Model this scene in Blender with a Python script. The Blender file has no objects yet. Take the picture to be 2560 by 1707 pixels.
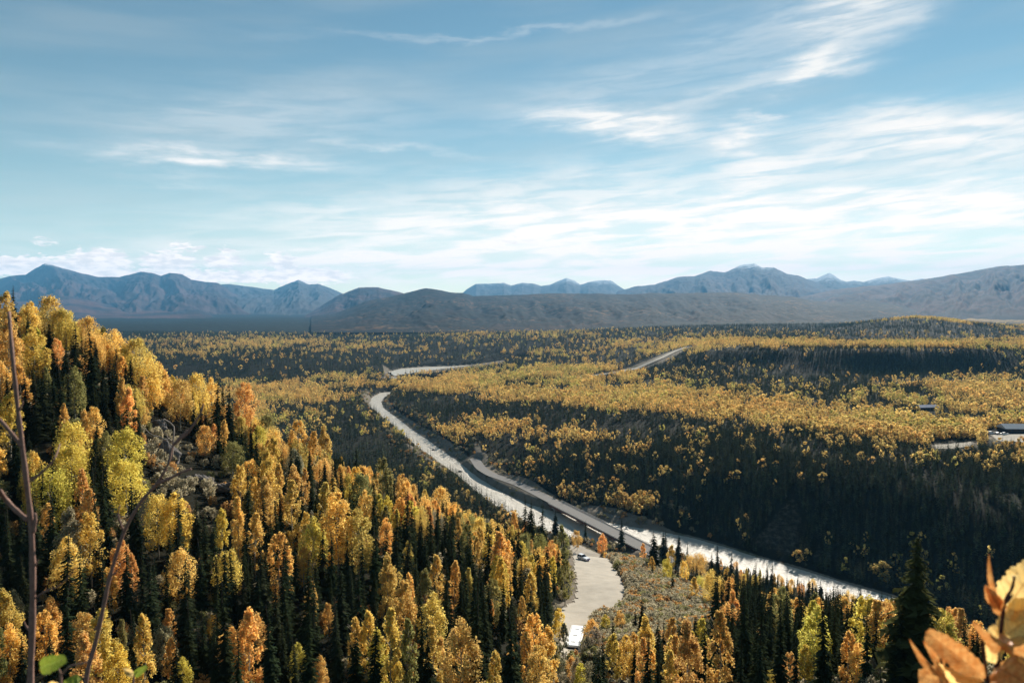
import bpy, math, random
import numpy as np
from mathutils import Vector, Matrix

R = math.radians
rng = np.random.default_rng(7)
random.seed(7)
sc = bpy.context.scene
col = sc.collection

# ------------------------------------------------------------------ camera
F = 1800.0                     # focal length in pixels of a 2560 px wide frame
PITCH = math.atan((853.5 - 770.0) / F)
cam_d = bpy.data.cameras.new('camera')
cam = bpy.data.objects.new('camera', cam_d)
col.objects.link(cam)
sc.camera = cam
cam_d.sensor_width = 36
cam_d.lens = F / 2560 * 36
cam_d.clip_start = 0.05
cam_d.clip_end = 120000
cam.location = (0, 0, 0)
cam.rotation_euler = (math.pi / 2 - PITCH, 0, 0)
cam_d.dof.use_dof = True
cam_d.dof.focus_distance = 180
cam_d.dof.aperture_fstop = 9.0

# ------------------------------------------------------------------ light
SUN_AZ, SUN_EL = R(27), R(27)
sun_d = bpy.data.lights.new('sun', 'SUN')
sun_d.energy = 5.0
sun_d.angle = R(0.5)
sun_d.color = (1.0, 0.93, 0.82)
sun = bpy.data.objects.new('sun', sun_d)
col.objects.link(sun)
sdir = Vector((math.sin(SUN_AZ) * math.cos(SUN_EL), math.cos(SUN_AZ) * math.cos(SUN_EL), math.sin(SUN_EL)))
sun.rotation_euler = sdir.to_track_quat('Z', 'Y').to_euler()

sc.view_settings.view_transform = 'Standard'
sc.view_settings.look = 'None'
sc.view_settings.gamma = 1
sc.view_settings.exposure = 0.78
sc.view_settings.use_curve_mapping = False
sc.cycles.max_bounces = 5
sc.cycles.diffuse_bounces = 2
sc.cycles.glossy_bounces = 2
sc.cycles.transmission_bounces = 3
sc.cycles.transparent_max_bounces = 6
sc.cycles.volume_bounces = 1
sc.cycles.sample_clamp_indirect = 4
sc.cycles.sample_clamp_direct = 30


class NT:
    """small node-tree helper"""
    def __init__(s, tree):
        s.t = tree
        tree.nodes.clear()
    def n(s, typ, **kw):
        nd = s.t.nodes.new(typ)
        for k, v in kw.items():
            setattr(nd, k, v)
        return nd
    def put(s, sock, v):
        if isinstance(v, bpy.types.NodeSocket):
            s.t.links.new(v, sock)
        elif v is not None:
            sock.default_value = v
    def m(s, op, a, b=None, c=None, clamp=False):
        nd = s.n('ShaderNodeMath', operation=op, use_clamp=clamp)
        s.put(nd.inputs[0], a)
        if b is not None: s.put(nd.inputs[1], b)
        if c is not None: s.put(nd.inputs[2], c)
        return nd.outputs[0]
    def vm(s, op, a, b=None):
        nd = s.n('ShaderNodeVectorMath', operation=op)
        s.put(nd.inputs[0], a)
        if b is not None: s.put(nd.inputs[1], b)
        return nd.outputs[0]
    def mix(s, f, a, b, blend='MIX'):
        nd = s.n('ShaderNodeMix', data_type='RGBA', blend_type=blend)
        s.put(nd.inputs[0], f); s.put(nd.inputs[6], a); s.put(nd.inputs[7], b)
        return nd.outputs[2]
    def noise(s, vec, scale, detail=4, rough=0.55, dist=0.0):
        nd = s.n('ShaderNodeTexNoise')
        s.put(nd.inputs['Vector'], vec)
        nd.inputs['Scale'].default_value = scale
        nd.inputs['Detail'].default_value = detail
        nd.inputs['Roughness'].default_value = rough
        nd.inputs['Distortion'].default_value = dist
        return nd.outputs['Fac']
    def ramp(s, f, a, b):
        nd = s.n('ShaderNodeMapRange')
        nd.interpolation_type = 'SMOOTHSTEP'
        s.put(nd.inputs[0], f)
        nd.inputs[1].default_value = a
        nd.inputs[2].default_value = b
        return nd.outputs[0]


# ------------------------------------------------------------------ sky
world = bpy.data.worlds.new('World')
sc.world = world
world.use_nodes = True
W = NT(world.node_tree)
wout = W.n('ShaderNodeOutputWorld')
bg = W.n('ShaderNodeBackground')
bg.inputs['Strength'].default_value = 0.052
W.t.links.new(bg.outputs[0], wout.inputs[0])
sky = W.n('ShaderNodeTexSky', sky_type='NISHITA')
sky.sun_disc = False
sky.sun_elevation = SUN_EL
sky.sun_rotation = SUN_AZ
sky.altitude = 600
sky.air_density = 1.0
sky.dust_density = 0.0
sky.ozone_density = 1.0
tc = W.n('ShaderNodeTexCoord')
sep = W.n('ShaderNodeSeparateXYZ')
W.t.links.new(tc.outputs['Generated'], sep.inputs[0])
DEG = 57.29578
az = W.m('MULTIPLY', W.m('ARCTAN2', sep.outputs[0], sep.outputs[1]), DEG)
el = W.m('MULTIPLY', W.m('ARCSINE', sep.outputs[2]), DEG)
comb = W.n('ShaderNodeCombineXYZ')
W.put(comb.inputs[0], az); W.put(comb.inputs[1], W.m('MULTIPLY', el, 3.2))
ang = comb.outputs[0]
comb2 = W.n('ShaderNodeCombineXYZ')
W.put(comb2.inputs[0], az); W.put(comb2.inputs[1], W.m('MULTIPLY_ADD', el, 8.0, W.m('MULTIPLY', az, -.5)))
ang2 = comb2.outputs[0]
# soft displacement of the cloud shapes, streaked along the horizon
wn = W.n('ShaderNodeTexNoise'); W.put(wn.inputs['Vector'], ang)
wn.inputs['Scale'].default_value = 0.16; wn.inputs['Detail'].default_value = 7; wn.inputs['Roughness'].default_value = 0.62
wsep = W.n('ShaderNodeSeparateColor'); W.put(wsep.inputs[0], wn.outputs['Color'])
waz = W.m('ADD', az, W.m('MULTIPLY', W.m('SUBTRACT', wsep.outputs[0], 0.5), 7.0))
wel = W.m('ADD', el, W.m('MULTIPLY', W.m('SUBTRACT', wsep.outputs[1], 0.5), 3.4))
azs = az; els = el

def px_dir(px, py):
    x = (px - 1280) / F; v = (853.5 - py) / F
    yw = math.cos(PITCH) + v * math.sin(PITCH); zw = v * math.cos(PITCH) - math.sin(PITCH)
    return math.degrees(math.atan2(x, yw)), math.degrees(math.atan2(zw, math.hypot(x, yw)))

def cloud(px, py, rx, ry, rot, k, a=None, e=None, sharp=1.0):
    a0, e0 = px_dir(px, py)
    sx = F * math.pi / 180
    rx /= sx; ry /= sx
    a = waz if a is None else a; e = wel if e is None else e
    dx = W.m('SUBTRACT', a, a0); dy = W.m('SUBTRACT', e, e0)
    c, s_ = math.cos(R(rot)), math.sin(R(rot))
    p = W.m('MULTIPLY_ADD', dx, c / rx, W.m('MULTIPLY', dy, s_ / rx))
    q = W.m('MULTIPLY_ADD', dx, -s_ / ry, W.m('MULTIPLY', dy, c / ry))
    d2 = W.m('ADD', W.m('MULTIPLY', p, p), W.m('MULTIPLY', q, q))
    if sharp != 1.0:
        d2 = W.m('POWER', d2, sharp)
    return W.m('MULTIPLY', W.m('EXPONENT', W.m('MULTIPLY', d2, -1.0)), k)

CIRRUS = [(1560, 312, 165, 34, -7, 1.3), (1400, 300, 110, 14, 0, .4), (2020, 172, 75, 22, 22, 1.0), (1850, 215, 240, 26, 14, .38),
          (2130, 30, 120, 50, 10, .8), (2200, 70, 150, 40, 25, .3), (1860, 345, 60, 38, -20, .9), (1870, 430, 50, 60, -20, .45),
          (1980, 400, 170, 16, 4, .5), (2330, 330, 300, 46, -3, .95), (2420, 385, 240, 30, 0, .5), (1905, 284, 38, 10, -15, .5),
          (540, 402, 220, 18, 0, .9), (660, 300, 330, 70, 8, .3), (430, 455, 110, 14, 0, .2), (980, 368, 170, 8, -3, .3),
          (1250, 85, 420, 9, 3, .22), (1800, 130, 600, 55, 13, .25), (1420, 470, 640, 60, 5, .4), (1850, 560, 720, 85, 1, 1.5),
          (2150, 520, 600, 22, 0, .5), (1050, 560, 420, 42, 1, .55), (1450, 655, 900, 50, 0, 1.5), (1900, 470, 90, 45, 20, .6),
          (2300, 700, 900, 80, 0, .6)]
inv = None
for c_ in CIRRUS:
    g = cloud(*c_)
    o = W.m('SUBTRACT', 1.0, W.m('MINIMUM', g, 1.0))
    inv = o if inv is None else W.m('MULTIPLY', inv, o)
streak = W.noise(ang2, 0.17, 6, 0.55, 0.5)
fine = W.noise(ang, 1.5, 5, 0.6)
soft = W.m('SUBTRACT', 1.0, inv)
soft = W.m('MULTIPLY', soft, W.m('ADD', 0.42, W.m('MULTIPLY', W.ramp(W.m('ADD', W.m('MULTIPLY', streak, .9), W.m('MULTIPLY', fine, .1)), .34, .62), .75)), clamp=True)
# thin high veil over everything, thicker near the horizon
horiz = W.m('EXPONENT', W.m('MULTIPLY', W.m('MAXIMUM', el, 0.0), -0.10))
veil = W.m('MULTIPLY', W.ramp(W.noise(ang2, 0.05, 5, 0.5), .35, .75), 0.22)
veil = W.m('ADD', W.m('ADD', veil, .0), W.m('MULTIPLY', horiz, 0.40))
# low cumulus over the left mountains
puff = W.noise(comb.outputs[0], 1.1, 6, 0.6)
CUM = [(140, 662, 150, 18, 0, 1.0), (250, 652, 65, 26, 0, 1.1), (30, 675, 90, 14, 0, .9), (420, 652, 62, 22, 0, 1.1), (560, 654, 48, 18, 0, 1.0), (705, 655, 38, 22, -20, 1.0),
       (480, 690, 420, 16, 0, .9), (760, 690, 120, 22, 0, 1.0), (465, 617, 42, 8, -4, .75), (570, 627, 26, 7, -5, .8), (108, 605, 30, 9, 0, .55), (1290, 602, 60, 8, 0, .5)]
cm = None
paz = W.m('ADD', az, W.m('MULTIPLY', W.m('SUBTRACT', puff, .5), 2.2)); pel = W.m('ADD', el, W.m('MULTIPLY', W.m('SUBTRACT', fine, .5), 1.6))
for c_ in CUM:
    g = cloud(*c_, a=paz, e=pel, sharp=1.7)
    cm = g if cm is None else W.m('MAXIMUM', cm, g)
cm = W.ramp(cm, .22, .70)
skyc = W.mix(1.0, sky.outputs[0], (0.78, 1.04, 0.94, 1), 'MULTIPLY')
c1 = W.mix(W.m('MINIMUM', veil, .9), skyc, (6.2, 6.8, 6.8, 1))
c2 = W.mix(soft, c1, (10.8, 10.8, 10.5, 1))
shade = W.ramp(W.m('SUBTRACT', W.noise(ang, .9, 4), W.m('MULTIPLY', pel, 0.02)), .30, .55)
c3 = W.mix(cm, c2, W.mix(shade, (8.4, 8.7, 8.8, 1), (11.6, 11.5, 11.2, 1)))
low = W.m('EXPONENT', W.m('MULTIPLY', W.m('MAXIMUM', el, 0.0), -0.16))
glow = W.mix(low, (1, 1, 1, 1), (2.6, 2.05, 1.72, 1))
c4 = W.mix(1.0, c3, glow, 'MULTIPLY')
W.t.links.new(c4, bg.inputs['Color'])

# ------------------------------------------------------------------ maths
def vhash(ix, iy, s):
    h = (ix.astype(np.int64) * 374761393 + iy.astype(np.int64) * 668265263 + s * 1442695041) & 0xffffffff
    h = ((h ^ (h >> 13)) * 1274126177) & 0xffffffff
    return ((h ^ (h >> 16)) & 0xffffff) / float(0xffffff)

def vnoise(x, y, s=0):
    ix = np.floor(x); iy = np.floor(y); fx = x - ix; fy = y - iy
    fx = fx * fx * (3 - 2 * fx); fy = fy * fy * (3 - 2 * fy)
    a = vhash(ix, iy, s); b = vhash(ix + 1, iy, s); c = vhash(ix, iy + 1, s); d = vhash(ix + 1, iy + 1, s)
    return (a * (1 - fx) + b * fx) * (1 - fy) + (c * (1 - fx) + d * fx) * fy

def fbm(x, y, o=4, s=0, g=0.5):
    t = 0; a = 1.0; n = 0
    for k in range(o):
        t = t + a * vnoise(x * 2 ** k + 17.3 * k, y * 2 ** k - 9.1 * k, s + k); n += a; a *= g
    return t / n

def sstep(a, b, x):
    a = np.asarray(a, float); b = np.asarray(b, float)
    t = np.clip((x - a) / (b - a), 0, 1)
    return t * t * (3 - 2 * t)

CP, SP = math.cos(PITCH), math.sin(PITCH)
def rays(px, py):
    px = np.asarray(px, float); py = np.asarray(py, float)
    v = (853.5 - py) / F
    yw = CP + v * SP
    return (px - 1280) / F / yw, (v * CP - SP) / yw       # X/Y, Z/Y

def project(X, Y, Z):
    d = Y * CP - Z * SP
    u = Y * SP + Z * CP
    return 1280 + F * X / d, 853.5 - F * u / d

def on_plane(px, py, z):
    u, w = rays(px, py)
    Y = z / w
    return np.stack([u * Y, Y], -1)

def poly_sd(X, Y, P):
    """signed distance to a polygon, negative inside"""
    X = np.asarray(X, float); Y = np.asarray(Y, float)
    d = np.full(X.shape, 1e18); ins = np.zeros(X.shape, bool)
    n = len(P)
    for i in range(n):
        ax, ay = P[i]; bx, by = P[(i + 1) % n]
        ex, ey = bx - ax, by - ay
        wx, wy = X - ax, Y - ay
        t = np.clip((wx * ex + wy * ey) / (ex * ex + ey * ey + 1e-9), 0, 1)
        d = np.minimum(d, (wx - ex * t) ** 2 + (wy - ey * t) ** 2)
        c = ((ay > Y) != (by > Y)) & (X < (bx - ax) * (Y - ay) / (by - ay + 1e-12) + ax)
        ins ^= c
    d = np.sqrt(d)
    return np.where(ins, -d, d)

def line_d(X, Y, P):
    """distance to a polyline and the parameter along it"""
    d = np.full(np.shape(X), 1e18); tt = np.zeros(np.shape(X)); s0 = 0
    for i in range(len(P) - 1):
        ax, ay = P[i]; bx, by = P[i + 1]
        ex, ey = bx - ax, by - ay; L = math.hypot(ex, ey)
        t = np.clip(((X - ax) * ex + (Y - ay) * ey) / (L * L), 0, 1)
        q = (X - ax - ex * t) ** 2 + (Y - ay - ey * t) ** 2
        m = q < d
        d = np.where(m, q, d); tt = np.where(m, i + t, tt)
    return np.sqrt(d), tt

# ------------------------------------------------------------------ ground shape
near = [(0.3, -1.7), (2.0, -1.72), (3, -2.6), (5, -4.3), (20, -14), (40, -25), (60, -36)]
COLS = {
 -700: [(85, -38), (120, -20), (170, 8), (240, 30), (330, 20), (480, -40), (800, -130), (1400, -140), (1720, -110), (3500, -105), (9000, -100)],
 -300: [(85, -42), (115, -28), (160, -2), (220, 12), (300, -10), (450, -80), (700, -140), (1400, -143), (1720, -110), (3500, -105), (9000, -100)],
 0: [(80, -44), (110, -33), (150, -14), (190, -4), (240, -14), (330, -65), (500, -138), (1400, -143), (1720, -112), (3500, -105), (9000, -100)],
 200: [(80, -45), (110, -37), (150, -22), (195, -11), (250, -22), (330, -70), (500, -138), (1400, -143), (1700, -112), (3500, -107), (9000, -100)],
 330: [(80, -45), (110, -40), (150, -30), (200, -19), (250, -29), (330, -76), (520, -140), (1390, -143), (1700, -112), (3500, -107), (9000, -100)],
 470: [(82, -46), (115, -42), (160, -34), (205, -28), (260, -43), (340, -90), (520, -142), (1390, -143), (1700, -112), (3500, -110), (9000, -100)],
 650: [(85, -47), (120, -44), (165, -40), (215, -39.5), (270, -62), (350, -105), (500, -143), (1400, -143), (1680, -114), (3500, -112), (9000, -102)],
 850: [(85, -47), (120, -47), (170, -48), (220, -53), (280, -76), (360, -115), (480, -143), (1500, -144), (1640, -126), (2100, -124), (3500, -115), (9000, -104)],
 960: [(85, -47), (120, -49), (170, -52), (230, -60), (290, -84), (370, -122), (470, -144), (1500, -146), (1900, -146), (2100, -130), (3500, -115), (9000, -104)],
 1050: [(85, -47), (120, -50), (170, -56), (240, -70), (300, -96), (380, -130), (460, -146), (900, -144), (1200, -138), (1600, -143), (1900, -143), (2050, -126), (2600, -112), (3500, -112), (9000, -104)],
 1250: [(85, -48), (120, -52), (170, -62), (240, -83), (300, -107), (360, -133), (420, -147), (640, -147), (720, -135), (900, -128), (1300, -132), (1700, -140), (1950, -138), (2150, -115), (2600, -108), (3500, -108), (9000, -100)],
 1400: [(85, -49), (118, -60), (148, -70), (190, -76.5), (250, -86), (300, -105), (350, -130), (400, -146), (560, -148), (620, -130), (800, -122), (1100, -120), (1600, -128), (2000, -118), (2200, -105), (3500, -104), (9000, -95)],
 1520: [(85, -49), (118, -60), (148, -69.5), (190, -76), (250, -87), (300, -107), (350, -131), (400, -147), (520, -148), (600, -128), (800, -118), (1100, -117), (1600, -122), (2000, -110), (2300, -98), (3500, -95), (9000, -92)],
 1640: [(85, -48), (115, -58), (145, -68), (190, -77), (250, -91), (300, -113), (350, -136), (400, -148), (500, -147), (570, -126), (700, -116), (1100, -114), (1400, -118), (1500, -100), (2300, -92), (3500, -85), (9000, -90)],
 1800: [(85, -48), (115, -56), (145, -67), (190, -81), (250, -106), (300, -127), (345, -143), (380, -149), (465, -149), (515, -117), (620, -111), (900, -108), (1200, -112), (1300, -76), (1500, -74), (2300, -86), (3500, -75), (9000, -90)],
 2050: [(85, -47), (115, -56), (150, -72), (200, -96), (250, -120), (300, -139), (335, -148), (425, -149), (468, -114), (560, -107), (900, -106), (1180, -112), (1280, -74), (1500, -74), (2300, -84), (3500, -72), (9000, -90)],
 2160: [(80, -44), (112, -56), (150, -73), (200, -95), (250, -119), (298, -139), (324, -149), (408, -149), (448, -113), (500, -106), (900, -105), (1180, -110), (1270, -70), (1500, -74), (1900, -85), (2450, -50), (2700, -55), (3500, -76), (9000, -90)],
 2300: [(77, -41.5), (110, -55), (150, -73), (200, -94), (250, -118), (290, -139), (312, -149), (385, -149), (424, -113), (500, -106), (900, -105), (1180, -110), (1270, -70), (1500, -74), (1900, -86), (2450, -31), (2700, -36), (3500, -78), (9000, -90)],
 2450: [(77, -42), (110, -56), (150, -75), (200, -99), (240, -123), (278, -146), (284, -149), (358, -149), (396, -113), (500, -106), (900, -105), (1180, -110), (1270, -70), (1500, -74), (1900, -88), (2450, -58), (2700, -62), (3500, -79), (9000, -90)],
 2560: [(77, -42), (110, -57), (150, -76), (200, -102), (240, -127), (264, -149), (340, -149), (378, -113), (450, -105), (900, -104), (1180, -108), (1270, -80), (1500, -76), (2300, -84), (3500, -80), (9000, -90)],
 3200: [(77, -43), (110, -66), (150, -96), (200, -138), (215, -149), (290, -149), (340, -112), (420, -105), (900, -104), (1270, -85), (2300, -84), (3500, -80), (9000, -90)],
}
LD = np.linspace(math.log(0.25), math.log(70000), 760)
QG = np.arange(-700, 3201, 25.0)
def build_table():
    qs = sorted(COLS)
    T = []
    for q in qs:
        L = near + COLS[q] + [(70000, -60)]
        T.append(np.interp(LD, [math.log(a) for a, _ in L], [b for _, b in L]))
    T = np.array(T)
    G = np.array([np.interp(QG, qs, T[:, j]) for j in range(T.shape[1])]).T
    def sm(A, ax, n):
        k = np.hanning(n + 2)[1:-1]; k /= k.sum()
        A = np.moveaxis(A, ax, -1)
        P = np.pad(A, [(0, 0)] * (A.ndim - 1) + [(n // 2, n // 2)], mode='edge')
        return np.moveaxis(np.apply_along_axis(lambda r: np.convolve(r, k, 'valid'), -1, P), -1, ax)
    return sm(sm(G, 0, 5), 1, 5)
TAB = build_table()

def qd(X, Y):
    r = np.hypot(X, Y)
    D = np.where(Y > 0.5 * r, Y, 0.5 * r)
    q = np.clip(1280 + F * X / np.maximum(D, 1e-3), -700, 3199.9)
    return q, np.maximum(D, 0.26)

def znat(X, Y):
    q, D = qd(X, Y)
    wob = sstep(850, 1300, D) * .16 * (fbm(X / 210 + 5, Y / 260, 3, 61) - .5)
    l = np.clip((np.log(D * (1 + wob)) - LD[0]) / (LD[1] - LD[0]), 0, len(LD) - 1.001)
    k = np.clip((q + 700) / 25.0, 0, len(QG) - 1.001)
    i = k.astype(int); j = l.astype(int); a = k - i; b = l - j
    z = (TAB[i, j] * (1 - a) + TAB[i + 1, j] * a) * (1 - b) + (TAB[i, j + 1] * (1 - a) + TAB[i + 1, j + 1] * a) * b
    back = sstep(0.45, -0.3, Y / np.maximum(np.hypot(X, Y), 1e-3)) * sstep(3, 90, np.hypot(X, Y))
    z = z * (1 - back) + back * (-1.7 + 0.12 * np.minimum(np.hypot(X, Y), 3000) ** 0.93)
    amp = np.clip(0.012 * D, 0.05, 2.2) * (1 + 2.5 * sstep(1500, 5000, D))
    z = z + amp * (fbm(X / 34, Y / 34, 4, 3) - 0.5) * 2 * 0.55 + sstep(400, 1500, D) * 5 * (fbm(X / 330, Y / 330, 3, 8) - .5)
    z = z + sstep(2200, 6000, D) * 26 * (fbm(X / 1900, Y / 1100, 3, 12) - .5)
    return z

RIV_Z = -150.0
# far (right) bank and near (left) bank of the river in order downstream
RF = [(1300, 902), (1210, 910), (1135, 915), (1060, 917), (1005, 921), (968, 931), (985, 942), (1050, 947), (1095, 953), (1070, 961), (1015, 973), (973, 984), (958, 994), (952, 1006),
      (958, 1020), (985, 1040), (1020, 1067), (1060, 1094), (1100, 1122), (1140, 1150), (1175, 1178), (1215, 1206), (1265, 1236), (1330, 1262), (1400, 1283), (1480, 1300), (1560, 1314),
      (1640, 1327), (1720, 1342), (1800, 1364), (1900, 1395), (2000, 1423), (2100, 1455), (2220, 1489), (2350, 1530), (2500, 1590), (2700, 1690), (3000, 1880)]
RN = [(1300, 905), (1200, 914), (1140, 924), (1065, 931), (1010, 939), (950, 941), (968, 950), (1040, 953), (1080, 955), (1062, 966), (1005, 977), (952, 982), (932, 993), (925, 1006),
      (930, 1020), (950, 1036), (985, 1062), (1015, 1090), (1050, 1120), (1090, 1148), (1130, 1176), (1165, 1205), (1205, 1238), (1260, 1278), (1340, 1318), (1430, 1345), (1530, 1360),
      (1620, 1366), (1700, 1383), (1780, 1405), (1860, 1429), (1960, 1461), (2050, 1491), (2150, 1526), (2270, 1580), (2400, 1642), (2560, 1735), (2850, 1920)]
rf = np.array([on_plane(a, b, RIV_Z) for a, b in RF]); rn = np.array([on_plane(a, b, RIV_Z) for a, b in RN])
RIVER = np.concatenate([rf, rn[::-1]])
# highway across the bridge: pixels on the plane of the deck
DECK_Z = -144.5
HW = [(1186, 1146), (1202, 1170), (1228, 1186), (1260, 1197), (1300, 1211), (1350, 1236), (1400, 1262), (1450, 1287), (1500, 1312), (1555, 1340), (1610, 1368), (1665, 1400), (1720, 1440)]
hw = np.array([on_plane(a, b, DECK_Z) for a, b in HW])
HW_BR0, HW_BR1 = 5.75, 10.0     # span of the bridge along that line

def ground(X, Y):
    X = np.asarray(X, float); Y = np.asarray(Y, float)
    z = znat(X, Y)
    box = (Y > 180) & (Y < 2400) & (X > -700) & (X < 700)
    if box.any():
        xb, yb, zb = X[box], Y[box], z[box]
        sd = poly_sd(xb, yb, RIVER)
        wob = 2.5 * (fbm(xb / 14, yb / 14, 3, 21) - .5)
        s = sd + wob
        bank = np.where(s < 0, RIV_Z - np.minimum(2.5, -s * .35), RIV_Z + np.minimum(s * .12, 1.4) + np.maximum(s - 5, 0) * .6)
        zb = np.minimum(zb, bank)
        zb = np.maximum(zb, np.where(s < 0, -999, np.minimum(RIV_Z + s * .09, RIV_Z + 1.2)))
        d, t = line_d(xb, yb, hw)
        emb = DECK_Z - .3 - np.maximum(d - 6.5, 0) * .62
        onb = (t > HW_BR0) & (t < HW_BR1)
        zb = np.where(~onb & (d < 40) & (sd > 1.5), np.maximum(zb, emb), zb)
        zb = np.where(~onb & (d < 6.5) & (sd > 1.5), DECK_Z - .3, zb)
        z = z.copy(); z[box] = zb
    return z

def hit(px, py, d0=45, d1=9000, n=1500):
    """first point of the ground seen at a pixel"""
    u, w = rays(px, py)
    D = np.exp(np.linspace(math.log(d0), math.log(d1), n))
    g = ground(u * D, D) - w * D
    i = np.argmax(g > 0)
    if g[i] <= 0:
        i = n - 1
    if i > 0:
        a = g[i - 1] / (g[i - 1] - g[i]); Dh = D[i - 1] + (D[i] - D[i - 1]) * a
    else:
        Dh = D[0]
    return float(u * Dh), float(Dh), float(w * Dh)

def hit_many(P, **k):
    return np.array([hit(a, b, **k) for a, b in P])

PULL_PX = [(1424, 1362), (1432, 1400), (1436, 1440), (1439, 1475), (1434, 1498), (1415, 1512), (1392, 1522), (1396, 1545), (1402, 1570), (1398, 1610), (1402, 1634), (1412, 1644), (1440, 1646), (1456, 1636),
           (1468, 1575), (1482, 1552), (1530, 1543), (1556, 1515), (1566, 1488), (1562, 1462), (1548, 1432), (1528, 1404), (1502, 1386), (1476, 1374), (1448, 1362)]
PULL = hit_many(PULL_PX)[:, :2]
FARROAD = [(1720, 868), (1690, 878), (1665, 890), (1640, 902), (1605, 915), (1570, 926), (1530, 934), (1480, 940), (1425, 946)]
FR = hit_many(FARROAD)[:, :2]
LOT = hit_many([(2470, 1088), (2560, 1086), (2640, 1088), (2640, 1112), (2560, 1108), (2490, 1104)])[:, :2]
LOT2 = hit_many([(2332, 1112), (2400, 1108), (2440, 1103), (2436, 1116), (2390, 1124), (2336, 1124)])[:, :2]

# ------------------------------------------------------------------ mesh helpers
def mesh(name, V, Fc, mat=None, smooth=False, attrs=None):
    me = bpy.data.meshes.new(name)
    V = np.asarray(V, np.float32)
    if isinstance(Fc, np.ndarray):
        nf, k = Fc.shape
        me.vertices.add(len(V)); me.loops.add(nf * k); me.polygons.add(nf)
        me.vertices.foreach_set('co', V.ravel())
        me.loops.foreach_set('vertex_index', Fc.astype(np.int32).ravel())
        me.polygons.foreach_set('loop_start', np.arange(0, nf * k, k, dtype=np.int32))
        me.update(calc_edges=True)
    else:
        me.from_pydata(V.tolist(), [], [list(map(int, f)) for f in Fc])
    if attrs:
        for an, (typ, arr) in attrs.items():
            at = me.attributes.new(an, typ, 'POINT')
            at.data.foreach_set('color' if 'COLOR' in typ else ('vector' if typ == 'FLOAT_VECTOR' else 'value'), np.asarray(arr, np.float32 if typ != 'INT' else np.int32).ravel())
    if mat: me.materials.append(mat)
    if smooth:
        me.polygons.foreach_set('use_smooth', np.ones(len(me.polygons), bool))
    me.update()
    return me

def obj(name, me, parent=None, loc=None, mat=None):
    o = bpy.data.objects.new(name, me)
    col.objects.link(o)
    if loc is not None: o.location = loc
    if parent: o.parent = parent
    return o

def tag(o, label=None, cat=None, group=None, kind=None):
    if label: o['label'] = label
    if cat: o['category'] = cat
    if group: o['group'] = group
    if kind: o['kind'] = kind
    return o

def grid_faces(nr, nc):
    i = np.arange(nr * nc).reshape(nr, nc)
    return np.stack([i[:-1, :-1], i[:-1, 1:], i[1:, 1:], i[1:, :-1]], -1).reshape(-1, 4)

def material(name):
    m = bpy.data.materials.new(name); m.use_nodes = True
    t = NT(m.node_tree)
    out = t.n('ShaderNodeOutputMaterial')
    return m, t, out

def simple(name, color, rough=.7, metal=0, var=.0, scale=5, bump=0, spec=.3, emit=None):
    m, t, out = material(name)
    p = t.n('ShaderNodeBsdfPrincipled')
    tcn = t.n('ShaderNodeTexCoord').outputs['Object']
    if var:
        f = t.noise(tcn, scale, 5, .6)
        t.put(p.inputs['Base Color'], t.mix(f, tuple(c * (1 - var) for c in color[:3]) + (1,), tuple(min(1, c * (1 + var)) for c in color[:3]) + (1,)))
    else:
        p.inputs['Base Color'].default_value = tuple(color[:3]) + (1,)
    p.inputs['Roughness'].default_value = rough
    p.inputs['Metallic'].default_value = metal
    p.inputs['Specular IOR Level'].default_value = spec
    if bump:
        b = t.n('ShaderNodeBump'); b.inputs['Strength'].default_value = bump
        t.put(b.inputs['Height'], t.noise(tcn, scale * 3, 6, .65)); t.put(p.inputs['Normal'], b.outputs[0])
    t.t.links.new(p.outputs[0], out.inputs[0])
    return m

# ------------------------------------------------------------------ materials
def ground_mat():
    m, t, out = material('forest_floor')
    p = t.n('ShaderNodeBsdfPrincipled'); p.inputs['Roughness'].default_value = .95; p.inputs['Specular IOR Level'].default_value = .05
    P = t.n('ShaderNodeNewGeometry').outputs['Position']
    veg = t.n('ShaderNodeAttribute', attribute_name='cover')
    s = t.n('ShaderNodeSeparateColor'); t.put(s.inputs[0], veg.outputs['Color'])
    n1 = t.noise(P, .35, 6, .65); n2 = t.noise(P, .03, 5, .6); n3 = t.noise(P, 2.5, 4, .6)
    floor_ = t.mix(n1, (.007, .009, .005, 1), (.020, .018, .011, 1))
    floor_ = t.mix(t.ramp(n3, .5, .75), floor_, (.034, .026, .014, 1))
    # distance: bushes and tree tops too far to tell apart
    far_n = t.noise(t.vm('MULTIPLY', P, (1, 1, 3)), .022, 6, .7)
    dark = t.mix(n2, (.006, .012, .012, 1), (.016, .020, .015, 1))
    gold = t.mix(n1, (.16, .085, .022, 1), (.42, .26, .07, 1))
    thr = t.m('SUBTRACT', .86, t.m('MULTIPLY', s.outputs[1], .62))
    gm = t.ramp(t.m('SUBTRACT', far_n, thr), -.02, .03)
    farc = t.mix(gm, dark, gold)
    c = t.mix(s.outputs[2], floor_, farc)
    bare = t.mix(t.noise(P, .22, 7, .7), (.10, .08, .06, 1), (.26, .22, .17, 1))
    bare = t.mix(t.ramp(t.noise(P, .09, 4, .6), .52, .66), bare, (.10, .09, .045, 1))
    edge = t.ramp(t.m('ADD', s.outputs[0], t.m('MULTIPLY', t.m('SUBTRACT', n1, .5), .5)), .35, .65)
    c = t.mix(edge, c, bare)
    t.put(p.inputs['Base Color'], c)
    b = t.n('ShaderNodeBump'); b.inputs['Strength'].default_value = .7; b.inputs['Distance'].default_value = .6
    t.put(b.inputs['Height'], n1); t.put(p.inputs['Normal'], b.outputs[0])
    t.t.links.new(p.outputs[0], out.inputs[0])
    return m
M_GROUND = ground_mat()

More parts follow.
